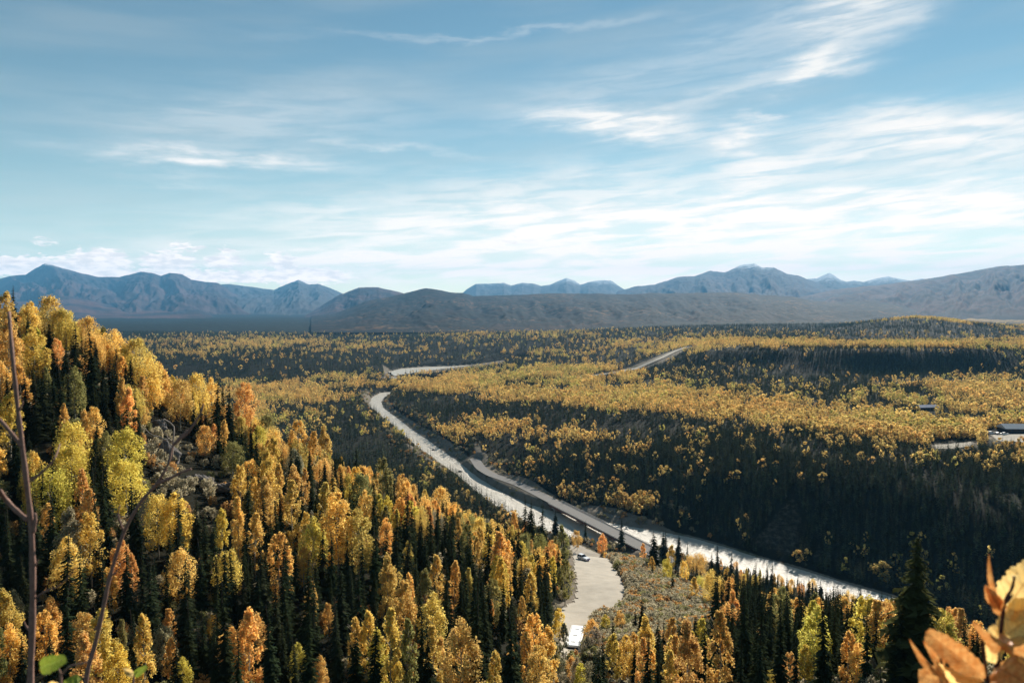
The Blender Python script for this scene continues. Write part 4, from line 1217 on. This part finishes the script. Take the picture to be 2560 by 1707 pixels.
# car: nose along +x
def make_car(name, px, py, yaw, paint, nose, label, group=None, s=1.0, detail=True):
    x, y, z = hit(px, py)
    pitch, zc = ground_normal_rot(x, y, yaw, 3 * s)
    e = empty(name, (x, y, zc + .17), (0, pitch, yaw)); e.scale = (s, s, s)
    prof = [(-2.25, .35), (2.2, .35), (2.28, .62), (2.22, .92), (1.15, 1.06), (.55, 1.12), (-2.2, 1.12), (-2.3, .8)]
    MB().prism(prof, -.92, .92).build('body', paint, e, bevel=.09, seg=3)
    cab = [(-2.12, 1.12), (.62, 1.12), (-.1, 1.66), (-.3, 1.72), (-1.75, 1.72), (-2.0, 1.6)]
    cb = MB(); i = 0
    V = []
    for y_, k in ((-.84, 0), (.84, 0)):
        for (a, b) in cab: V.append((a, y_ * (1 - .16 * (b - 1.12) / .6), b))
    cb.V = [np.array(v) for v in V]; n_ = len(cab)
    cb.F = [list(range(n_)), [n_ + k for k in range(n_)][::-1]] + [[(k + 1) % n_, k, n_ + k, n_ + (k + 1) % n_] for k in range(n_)]
    cb.build('window', M_GLASS, e, bevel=.04)
    MB().box((-1.0, 0, 1.735), (1.75, 1.36, .07)).build('roof', paint, e, bevel=.03)
    for a in (-2.0, -.95, .05):
        for sy in (-1, 1):
            MB().tube([(a - .0, sy * .86, 1.12), (a - .02 if a < 0 else a - .28, sy * .72, 1.70)], .05, 5).build('pillar', paint, e)
    for a in (-1.4, 1.42):
        for sy in (-1, 1):
            w_ = MB().tube([(a, sy * .72, .18), (a, sy * .95, .18)], .36, 16).build('wheel', M_RUBBER, e)
            MB().tube([(a, sy * .94, .18), (a, sy * .965, .18)], .2, 12).build('rim', M_RAIL, w_)
    MB().box((2.27, 0, .5), (.12, 1.7, .26)).build('bumper', nose, e, bevel=.04)
    MB().box((2.265, 0, .76), (.06, .95, .16)).build('grille', M_GREY, e, bevel=.02)
    for sy in (-1, 1):
        MB().box((2.24, sy * .72, .78), (.1, .32, .16)).build('headlight', M_RAIL, e, bevel=.03)
        MB().box((.55, sy * 1.0, 1.1), (.14, .18, .12)).build('mirror', paint, e, bevel=.03)
    tag(e, label, 'car', group)
    return e
make_car('parked_car', 1459, 1400, R(-52), M_WHITE, M_BLUE_SHADE, 'white car with dark windows parked at the far end of the lay-by', s=1.02)

# bus
def make_bus():
    # roof seen from (1432,1550)-(1463,1553) to (1411,1624)-(1452,1630)
    zr = -65.6
    a = on_plane(1446, 1551, zr); b = on_plane(1430, 1627, zr)
    c = (a + b) / 2; d = a - b; L = float(np.linalg.norm(d)); yaw = math.atan2(d[1], d[0])
    zg0 = ground(np.array([a[0]]), np.array([a[1]]))[0]; zg1 = ground(np.array([b[0]]), np.array([b[1]]))[0]
    zg = (zg0 + zg1) / 2
    pitch = -math.atan2(zg0 - zg1, L) * .5
    Hh = zr - zg
    print('bus L', L, 'H', Hh)
    e = empty('tour_bus', (c[0], c[1], zg), (0, pitch, yaw))
    hb = Hh
    MB().box((0, 0, (hb + .45) / 2), (L, 3.0, hb - .45)).build('body', M_BUSW, e, bevel=.14, seg=3)
    for k in range(3):
        MB().box((-L * .32 + k * L * .32, 0, hb + .05), (.9, .8, .12)).build('roof_hatch', M_BUSW, e, bevel=.04)
    MB().box((0, 1.22, hb + .02), (L * .9, .1, .08)).build('roof_rail', M_CONC, e)
    MB().box((0, -1.22, hb + .02), (L * .9, .1, .08)).build('roof_rail', M_CONC, e)
    for sy in (-1, 1):
        for k in range(6):
            MB().box((-L / 2 + 1.4 + k * (L - 2.8) / 5.5, sy * 1.51, hb * .68), ((L - 3) / 6.3, .03, hb * .3)).build('window', M_GLASS, e)
        for a_ in (-L * .32, L * .34):
            MB().tube([(a_, sy * 1.2, .5), (a_, sy * 1.52, .5)], .5, 16).build('wheel', M_RUBBER, e)
    MB().box((-L / 2 - .015, 0, hb * .7), (.03, 2.2, hb * .26)).build('rear_window', M_GLASS, e)
    MB().box((L / 2 + .015, 0, hb * .62), (.03, 2.4, hb * .4)).build('windscreen', M_GLASS, e)
    MB().box((-L / 2 - .06, 0, .55), (.12, 2.6, .25)).build('bumper', M_GREY, e, bevel=.03)
    tag(e, 'long white bus seen from above below the lay-by, half hidden by bushes', 'bus')
make_bus()

# ------------------------------------------------------------------ bridge
def bridge():
    A = hw_at(HW_BR0); B = hw_at(HW_BR1)
    mid = (A + B) / 2
    e = empty('road_bridge', (mid[0], mid[1], DECK_Z))
    ts = np.linspace(HW_BR0, HW_BR1, 15)
    C = np.array([hw_at(t) for t in ts])
    for _ in range(3): C[1:-1] = (C[:-2] + 2 * C[1:-1] + C[2:]) / 4
    T = np.gradient(C, axis=0); T /= np.linalg.norm(T, axis=1)[:, None]; N = np.stack([-T[:, 1], T[:, 0]], -1)
    def beam(off, w, z0, z1, name, mat, par):
        V = []
        for c, n_ in zip(C, N):
            for (o_, z) in ((off - w / 2, z0), (off + w / 2, z0), (off + w / 2, z1), (off - w / 2, z1)):
                p = c + n_ * o_ - mid; V.append((p[0], p[1], z))
        Fc = []
        for i in range(len(C) - 1):
            for k in range(4): Fc.append([i * 4 + k, i * 4 + (k + 1) % 4, i * 4 + 4 + (k + 1) % 4, i * 4 + 4 + k])
        Fc += [[0, 3, 2, 1], [4 * len(C) - 4 + k for k in range(4)]]
        return obj(name, mesh(name, np.array(V), Fc, mat), par)
    beam(0, 11.6, -.45, -.02, 'deck_slab', M_CONC, e)
    beam(0, 10.4, -.015, .03, 'road_surface', M_ASPHALT, e)
    for s_ in (-1, 1):
        beam(s_ * 4.6, .5, -2.1, -.46, 'girder', M_STEEL, e)
        beam(s_ * 5.65, .3, -.01, .35, 'kerb', M_CONC, e)
        g = beam(s_ * 5.65, .12, .85, 1.05, 'guard_rail', M_RAIL, e)
        m_ = MB()
        for t in np.linspace(0, len(C) - 1, 60):
            p = np.array([np.interp(t, range(len(C)), C[:, k]) for k in (0, 1)]); nn = N[int(t)]
            p = p + nn * s_ * 5.65 - mid; m_.box((p[0], p[1], .6), (.12, .12, .5))
        o = m_.build('rail_post', M_RAIL, g); o['kind'] = 'stuff'
    for j in (.6, 4.7, 9.2, 13.4):
        p = np.array([np.interp(j, range(len(C)), C[:, k]) for k in (0, 1)]); yaw = math.atan2(T[int(j)][1], T[int(j)][0])
        rot = np.array([[math.cos(yaw), -math.sin(yaw), 0], [math.sin(yaw), math.cos(yaw), 0], [0, 0, 1]])
        q = p - mid
        pr = MB().box((q[0], q[1], -5.6), (1.6, 7.5, 6.2), rot).build('pier', M_CONC, e, bevel=.2)
        MB().box((q[0], q[1], -2.42), (2.0, 10.5, .6), rot).build('pier_cap', M_CONC, pr, bevel=.1)
    tag(e, 'long low road bridge with brown girders crossing the glittering river', 'bridge')
bridge()

# boulders in the river
def rock_mesh(name, seed, sx, sy, sz, mat, n=14, jag=.35):
    """a faceted crag: directions cut by random planes, then roughened"""
    rg = np.random.default_rng(seed)
    th = np.linspace(0, math.pi, n); ph = np.linspace(0, 2 * math.pi, 2 * n, endpoint=False)
    TH, PH = np.meshgrid(th, ph, indexing='ij')
    d = np.stack([np.sin(TH) * np.cos(PH), np.sin(TH) * np.sin(PH), np.cos(TH)], -1)
    N = rg.normal(size=(16, 3)); N /= np.linalg.norm(N, axis=1)[:, None]
    h = rg.uniform(.55, 1.0, 16)
    dots = d @ N.T
    r_ = np.min(np.where(dots > .05, h / np.maximum(dots, .05), 9), -1)
    r_ = np.minimum(r_, 1.25)
    o = rg.random(3) * 50
    V = d * r_[..., None]
    nz = fbm(V[..., 0] * 3 + o[0] + V[..., 2] * 2, V[..., 1] * 3 + o[1] - V[..., 2] * 4, 5, seed, .6)
    lay = np.abs(((V[..., 2] * 5 + V[..., 0] * 2.2 + nz) % 1) - .5)
    V = V * (1 + jag * (nz[..., None] - .5) * 1.1 - lay[..., None] * jag * .22) * np.array([sx, sy, sz])
    i = np.arange(n * 2 * n).reshape(n, 2 * n); j = np.roll(i, -1, 1)
    Fc = np.stack([i[:-1], i[1:], j[1:], j[:-1]], -1).reshape(-1, 4)
    return mesh(name, V.reshape(-1, 3), Fc, mat)
M_ROCKD = simple('wet_dark_rock', (.035, .028, .026), .5, var=.3, scale=1)
M_ROCK = simple('grey_brown_rock', (.13, .115, .105), .95, var=.45, scale=.6, bump=.6)
for (px, py, lab, s_) in ((1084, 1125, 'small dark boulder in the middle of the pale river', 1.35), (1152, 1179, 'dark boulder at the left bank of the river behind spruce tops', 1.6)):
    p = on_plane(px, py, RIV_Z)
    o = obj('boulder', rock_mesh('boulder', int(px), s_ * 1.3, s_, s_ * .8, M_ROCKD, 10), loc=(p[0], p[1], RIV_Z + .3))
    tag(o, lab, 'boulder', 'boulders in the river')

# ------------------------------------------------------------------ rock outcrop and dead tree on the left hillside
for k, (px, py, sx, sz, lab) in enumerate(((395, 1075, 2.7, 3.3, 'tall dark rock face under the golden aspens on the left hillside'), (425, 1150, 3.8, 4.4, 'large shaded rock face left of the tilted slabs'),
                                  (500, 1205, 4.2, 2.2, 'pale slanting rock slabs in the middle of the left hillside'), (560, 1225, 4.0, 2.4, 'rough grey rock slabs below the orange bush'), (275, 965, 3.2, 1.6, 'small grey ledge between spruce and aspens'), (600, 1245, 2.6, 1.8, 'lowest grey rock of the hillside outcrop'))):
    x, y, z = hit(px, py)
    o = obj('rock_outcrop', rock_mesh('rock_outcrop', 200 + k, sx * .85, sx * .6, sz * .85, M_ROCK, 40, .6), loc=(x, y, z + .2))
    o.rotation_euler = (R(-12), R(24 if k > 1 else 5), R(20 * k))
    tag(o, lab, 'rock', 'rocks of the hillside outcrop')
M_DEAD = simple('bleached_wood', (.36, .29, .24), .9, var=.3, scale=4)
def dead_tree():
    x0, y0, z0 = hit(432, 1130)
    y0 -= 9.0
    e = empty('dead_tree', (x0, y0, z0))
    def P(cx, cy, dy=0):           # crop coordinates of the 330,1000 zoom
        px, py = 330 + cx / 5.6, 1000 + cy / 5.6
        u, w_ = rays(px, py); yy = y0 + dy
        return np.array((u * yy, yy, w_ * yy)) - np.array((x0, y0, z0))
    MB().tube([P(560, 830), P(570, 700, .2), P(575, 560), P(590, 420, .3), P(585, 370, .5), P(540, 320, .4), P(455, 265, .2), P(430, 330), P(405, 420, -.2), P(420, 480)], [.22, .20, .18, .16, .15, .13, .12, .10, .08, .05], 7).build('trunk', M_DEAD, e, True)
    MB().tube([P(560, 580), P(520, 540, -.3), P(470, 560, -.5), P(400, 520, -.5), P(300, 495, -.6), P(240, 460, -.7), P(190, 410, -.5), P(80, 400, -.4)], [.17, .16, .15, .14, .12, .11, .08, .04], 7).build('branch', M_DEAD, e, True)
    MB().tube([P(400, 520, -.5), P(430, 580, -.6), P(440, 660, -.6)], [.11, .08, .03], 6).build('branch', M_DEAD, e, True)
    MB().tube([P(570, 620), P(540, 570, .4), P(500, 520, .5), P(480, 470, .5), P(420, 440, .3)], [.12, .10, .09, .07, .03], 6).build('branch', M_DEAD, e, True)
    tag(e, 'bleached twisted dead tree leaning over the dark rock face', 'dead tree')
dead_tree()

# ------------------------------------------------------------------ lodge and cars on the terrace
M_WALLD = simple('dark_timber_wall', (.035, .035, .045), .8, var=.3, scale=.3)
M_ROOF = simple('pale_metal_roof', (.42, .43, .44), .5, var=.1, scale=.2)
def lodge(px, py, L, Wd, hgt, yaw, lab, roofm):
    x, y, z = hit(px, py, n=900)
    e = empty('lodge', (x, y, z), (0, 0, yaw))
    MB().box((0, 0, hgt / 2 - .5), (L, Wd, hgt + 1)).build('wall', M_WALLD, e)
    r_ = MB(); o_ = Wd / 2 + 1
    r_.V = [np.array(v) for v in [(-L / 2 - 1, -o_, hgt - .2), (L / 2 + 1, -o_, hgt - .2), (L / 2 + 1, 0, hgt + Wd * .26), (-L / 2 - 1, 0, hgt + Wd * .26), (L / 2 + 1, o_, hgt - .2), (-L / 2 - 1, o_, hgt - .2),
                                  (-L / 2 - 1, -o_, hgt - .5), (L / 2 + 1, -o_, hgt - .5), (L / 2 + 1, o_, hgt - .5), (-L / 2 - 1, o_, hgt - .5)]]
    r_.F = [[0, 1, 2, 3], [3, 2, 4, 5], [0, 6, 7, 1], [5, 4, 8, 9], [1, 7, 8, 4, 2], [0, 3, 5, 9, 6], [6, 9, 8, 7]]
    r_.build('roof', roofm, e)
    for k in range(int(L // 5)):
        f = MB().box((-L / 2 + 3 + k * 5, -Wd / 2 - .03, 1.9), (1.8, .06, 1.3)).build('window', M_GLASS, e)
    MB().box((1.0, -Wd / 2 - .04, 1.1), (1.1, .08, 2.2)).build('door', M_GREY, e)
    tag(e, lab, 'building', 'low buildings on the terrace')
lodge(2575, 1080, 46, 12, 4.0, R(-4), 'long low lodge with pale roof behind the car park at right edge', M_ROOF)
lodge(2316, 1024, 20, 8, 3.2, R(8), 'small blue roofed cabin among golden trees on the terrace', simple('blue_metal_roof', (.09, .13, .24), .4))
for (px, py, yaw, lab, pm) in ((2479, 1086, 10, 'white van leftmost in the row before the lodge', M_WHITE), (2497, 1087, -5, 'grey car between the two white vehicles before the lodge', M_RAIL), (2513, 1087, 5, 'white car nearest the lodge in the row of vehicles', M_WHITE)):
    make_car('parked_car', px, py, R(yaw), pm, M_GREY, lab, 'vehicles parked before the lodge', s=1.5 if 'van' in lab else 1.2)

# ------------------------------------------------------------------ foreground
M_TWIG = simple('red_brown_twig', (.25, .14, .105), .8, var=.6, scale=220, bump=.5)
M_TWIGD = simple('dark_twig', (.07, .025, .02), .6, var=.3, scale=60)
def at(px, py, d):
    u, w_ = rays(px, py)
    return np.array((u * d, d, w_ * d))
def twig(name, lab, specs, mat, d, cat='twig', extra=None):
    p0 = at(*specs[0][1][0][:2], d)
    e = empty(name, p0)
    def stretch(p): return p
    for (nm, pts, r0, r1) in specs:
        P = [at(p[0], p[1], d + (p[2] if len(p) > 2 else 0)) - p0 for p in pts]
        # smooth the line a little
        Q = []
        for i in range(len(P) - 1):
            for f in (0, .25, .5, .75):
                a = P[max(i - 1, 0)]; b = P[i]; c = P[i + 1]; dd = P[min(i + 2, len(P) - 1)]
                Q.append(.5 * ((2 * b) + (-a + c) * f + (2 * a - 5 * b + 4 * c - dd) * f * f + (-a + 3 * b - 3 * c + dd) * f ** 3))
        Q.append(P[-1])
        rad = [(r0 + (r1 - r0) * k / (len(Q) - 1)) * (1 + .12 * math.sin(k * 2.1)) for k in range(len(Q))]
        MB().tube(Q, rad, 8).build(nm, mat, e, True)
    tag(e, lab, cat)
    return e, p0
PX = 1 / F
d = .95
twig('bare_twig', 'thick reddish bare twig standing upright at the left edge', [
    ('stem', [(76, 1900, -.02), (76, 1707), (82, 1500), (78, 1320), (62, 1170), (44, 1020), (32, 900), (22, 780, .03)], 8.5 * PX * d, 4 * PX * d),
    ('branch', [(70, 1300), (40, 1275), (12, 1245), (-10, 1215, -.03), (-40, 1190)], 6.5 * PX * d, 5 * PX * d),
    ('branch', [(56, 1118), (30, 1085), (0, 1050), (-30, 1020)], 5.5 * PX * d, 4 * PX * d),
    ('branch', [(82, 1330), (88, 1300), (87, 1282)], 6 * PX * d, 3 * PX * d),
    ('branch', [(76, 1202), (105, 1180), (135, 1148), (150, 1110, .03)], 4 * PX * d, 1.5 * PX * d),
    ('bud', [(81, 1420), (90, 1410), (96, 1398)], 4 * PX * d, 1 * PX * d), ('bud', [(45, 1030), (54, 1014), (58, 1000)], 3.5 * PX * d, 1 * PX * d), ('bud', [(79, 1580), (66, 1566), (60, 1552)], 4 * PX * d, 1 * PX * d),
    ('branch', [(80, 1500), (112, 1478), (150, 1462), (190, 1420)], 2.6 * PX * d, 1 * PX * d)], M_TWIG, d)
d = 1.15
twig('bare_twig', 'thin curving bare twig right of the thick twig, with forked tip', [
    ('stem', [(200, 1900), (215, 1700), (240, 1600), (262, 1500), (275, 1440), (310, 1330), (352, 1255), (392, 1209), (420, 1160), (435, 1110, .02), (470, 1075, .03)], 6 * PX * d, 2.6 * PX * d),
    ('branch', [(392, 1209), (425, 1195), (455, 1180), (478, 1172)], 5 * PX * d, 2.5 * PX * d),
    ('branch', [(435, 1110), (470, 1080), (500, 1035), (508, 1010)], 4 * PX * d, 2 * PX * d),
    ('branch', [(257, 1525), (246, 1560), (236, 1575)], 4 * PX * d, 2.5 * PX * d), ('branch', [(310, 1330), (296, 1290), (300, 1262)], 2.6 * PX * d, 1 * PX * d),
    ('bud', [(352, 1255), (364, 1246), (370, 1236)], 3 * PX * d, 1 * PX * d), ('bud', [(275, 1440), (288, 1432), (296, 1420)], 3 * PX * d, 1 * PX * d)], M_TWIG, d)

def fleaf_mat(name, c1_, c2_, spec=.25, trans=.4, vein=(.5, .25, .06)):
    m, t, out = material(name)
    O = t.n('ShaderNodeTexCoord').outputs['Object']
    uvn = t.n('ShaderNodeAttribute', attribute_name='luv'); s_ = t.n('ShaderNodeSeparateXYZ'); t.put(s_.inputs[0], uvn.outputs['Vector'])
    f = t.noise(O, 150, 6, .7)
    c = t.mix(t.ramp(f, .35, .7), tuple(c1_) + (1,), tuple(c2_) + (1,))
    # side veins and midrib
    au = t.m('ABSOLUTE', s_.outputs[0])
    vv = t.m('FRACT', t.m('MULTIPLY', t.m('SUBTRACT', s_.outputs[1], t.m('MULTIPLY', au, .22)), 9.0))
    vm_ = t.ramp(t.m('ABSOLUTE', t.m('SUBTRACT', vv, .5)), .08, .0)
    mid = t.ramp(au, .07, .015)
    c = t.mix(t.m('MULTIPLY', t.m('MAXIMUM', vm_, mid), .7), c, tuple(vein) + (1,))
    spots = t.ramp(t.noise(O, 380, 3, .5), .66, .70)
    c = t.mix(t.m('MULTIPLY', spots, .8), c, (.16, .05, .02, 1))
    p = t.n('ShaderNodeBsdfPrincipled'); t.put(p.inputs['Base Color'], c)
    p.inputs['Roughness'].default_value = .381; p.inputs['Specular IOR Level'].default_value = spec
    b = t.n('ShaderNodeBump'); b.inputs['Strength'].default_value = .5; b.inputs['Distance'].default_value = .0006
    t.put(b.inputs['Height'], t.m('ADD', t.noise(O, 420, 4, .6), t.m('MULTIPLY', vm_, -1.2))); t.put(p.inputs['Normal'], b.outputs[0])
    tr = t.n('ShaderNodeBsdfTranslucent'); t.put(tr.inputs[0], c)
    mx = t.n('ShaderNodeMixShader'); mx.inputs[0].default_value = trans
    t.t.links.new(p.outputs[0], mx.inputs[1]); t.t.links.new(tr.outputs[0], mx.inputs[2]); t.t.links.new(mx.outputs[0], out.inputs[0])
    return m
M_LY = fleaf_mat('dry_yellow_leaf', (.92, .60, .20), (.96, .70, .28), trans=.72)
M_LO = fleaf_mat('dry_orange_leaf', (.72, .26, .06), (.92, .50, .17), vein=(.45, .14, .04), trans=.4)
M_LG = fleaf_mat('green_leaf', (.20, .27, .03), (.34, .38, .05), vein=(.4, .5, .1))

def leaf(parent, p0, base, tip, wid, mat, d, db=0, dt=0, fold=.25, curl=.12, roll=0., n=34, m=11, tipw=0):
    """leaf blade from base pixel to tip pixel, wid in pixels"""
    A = at(base[0], base[1], d + db); B = at(tip[0], tip[1], d + dt)
    ax = B - A; L = np.linalg.norm(ax); ax /= L
    view = -(A + B) / 2; view /= np.linalg.norm(view)
    side = np.cross(ax, view); side /= np.linalg.norm(side)
    nrm = np.cross(side, ax)
    ca, sa = math.cos(roll), math.sin(roll)
    side, nrm = side * ca + nrm * sa, nrm * ca - side * sa
    wd = wid / F * d / 2
    V = []; UV = []
    for i in range(n):
        t = i / (n - 1)
        pr = (math.sin(math.pi * min(1, t ** .85)) ** .72 * (1 - .25 * t)) if tipw == 0 else (math.sin(math.pi * min(1, t ** .7 * .93)) ** .6)
        c = A + ax * L * t + nrm * (-curl * L * (t - .5) ** 2 * 4 + curl * L)
        for j in range(m):
            s = (j / (m - 1) - .5) * 2
            wv = 1 + .05 * math.sin(t * 23 + j) + .07 * math.sin(t * 61 + L * 900)
            V.append(c + side * s * wd * pr * wv + nrm * (abs(s) * fold * wd * pr + .07 * wd * math.sin(9 * t + 3 * s) + .04 * wd * math.sin(31 * t + 5 * s)) - p0)
            UV.append((s, t, 0))
    me_ = mesh('leaf', np.array(V), grid_faces(n, m), mat, True, {'luv': ('FLOAT_VECTOR', np.array(UV))})
    o = obj('leaf', me_, parent)
    return o
d = .62
e, p0 = twig('leafy_twig', 'orange autumn twig with dry leaves in the lower right corner', [
    ('stem', [(2478, 1760), (2484, 1700), (2497, 1640), (2503, 1570), (2508, 1530), (2513, 1500), (2530, 1470), (2536, 1440)], 6.5 * PX * d, 3 * PX * d),
    ('stem', [(2478, 1740), (2470, 1700), (2462, 1650), (2457, 1600), (2455, 1585)], 4 * PX * d, 3 * PX * d),
    ('stem', [(2362, 1760), (2366, 1700), (2358, 1672), (2350, 1640)], 4 * PX * d, 3 * PX * d)], M_TWIGD, d)
leaf(e, p0, (2506, 1530), (2472, 1384), 17, M_LO, d, 0, .01, roll=.5)
leaf(e, p0, (2500, 1512), (2463, 1462), 38, M_LO, d, 0, .0, roll=.3)
leaf(e, p0, (2506, 1536), (2464, 1463), 40, M_LO, d, .004, .0, roll=-.2)
leaf(e, p0, (2506, 1535), (2600, 1402), 92, M_LY, d, .03, .04, tipw=1, fold=.12)
leaf(e, p0, (2510, 1510), (2534, 1484), 10, M_TWIGD, d - .01)
leaf(e, p0, (2512, 1540), (2625, 1520), 70, M_LY, d, .02, .0, roll=.5)
leaf(e, p0, (2500, 1600), (2590, 1530), 78, M_LY, d, .015, .01, tipw=1)
leaf(e, p0, (2500, 1580), (2431, 1553), 50, M_LO, d, 0, -.03, roll=.7, curl=.3)
leaf(e, p0, (2496, 1560), (2478, 1655), 42, M_LY, d, .01, 0, tipw=1)
leaf(e, p0, (2502, 1600), (2600, 1690), 90, M_LY, d, 0, -.04, roll=.6, curl=.25)
leaf(e, p0, (2490, 1670), (2620, 1740), 120, M_LO, d, 0, -.05, roll=.3)
leaf(e, p0, (2505, 1620), (2630, 1600), 60, M_LO, d - .02, 0, -.04, roll=-.7)
leaf(e, p0, (2462, 1695), (2314, 1578), 62, M_LO, d, 0, -.02, fold=.5, curl=-.1, tipw=1)
leaf(e, p0, (2458, 1702), (2340, 1655), 60, M_LY, d - .01, 0, 0, roll=.9)
leaf(e, p0, (2357, 1690), (2273, 1596), 22, M_LO, d - .01, 0, 0, roll=.5, fold=.9)
leaf(e, p0, (2354, 1672), (2308, 1600), 34, M_LO, d, .01, 0, roll=-.3)
leaf(e, p0, (2380, 1712), (2295, 1690), 80, M_LO, d, 0, 0, tipw=1)
leaf(e, p0, (2362, 1760), (2352, 1698), 20, M_LG if False else M_LY, d)
leaf(e, p0, (2395, 1760), (2388, 1688), 34, M_LO, d, .0, 0)

d = .7
e2, p02 = twig('leafy_twig', 'low twig with a bright green leaf at the bottom left', [
    ('stem', [(150, 1800), (152, 1720), (150, 1680), (140, 1665)], 5 * PX * d, 2 * PX * d),
    ('branch', [(150, 1690), (175, 1665), (215, 1655), (240, 1640)], 3 * PX * d, 1.5 * PX * d)], M_TWIG, d)
leaf(e2, p02, (100, 1668), (166, 1645), 44, M_LG, d, 0, .0, tipw=1)
leaf(e2, p02, (160, 1725), (198, 1690), 34, M_LG, d, 0, .01, tipw=1)
leaf(e2, p02, (152, 1715), (118, 1712), 22, M_LY, d, 0, .01)
d = .85
e3, p03 = twig('leafy_twig', 'small twig tips with mottled yellow leaves at the bottom, right of the green leaf', [
    ('stem', [(330, 1800), (333, 1720), (335, 1690), (348, 1672)], 3.5 * PX * d, 2 * PX * d)], M_TWIG, d)
leaf(e3, p03, (336, 1688), (368, 1664), 20, M_LG, d, 0, .0, tipw=1)
leaf(e3, p03, (334, 1690), (308, 1668), 18, M_LY, d)
# pale speckled ledge just under the lower right corner
M_LEDGE = simple('pale_speckled_rock', (.52, .52, .55), .7, var=.75, scale=60, bump=.8)
P_ = at(2330, 1800, 1.05)
o = obj('rock_ledge', rock_mesh('rock_ledge', 301, .22, .12, .055, M_LEDGE, 30, .35), loc=(P_[0], P_[1], P_[2] - .02))
tag(o, 'pale speckled rock ledge at the very bottom right behind the leaves', 'rock')

# ------------------------------------------------------------------ haze
hm, ht, hout = material('haze')
pv = ht.n('ShaderNodeVolumePrincipled')
pv.inputs['Color'].default_value = (.22, .60, 1.0, 1)
pv.inputs['Density'].default_value = 3.5e-5
pv.inputs['Anisotropy'].default_value = 0
ht.t.links.new(pv.outputs[0], hout.inputs['Volume'])
zt = 1500
hb = MB().box((0, 9000, (zt - 260) / 2), (70000, 36000, zt + 260)).build('haze', hm)
hb.display_type = 'WIRE'
tag(hb, 'pale blue air over the whole valley', kind='stuff')
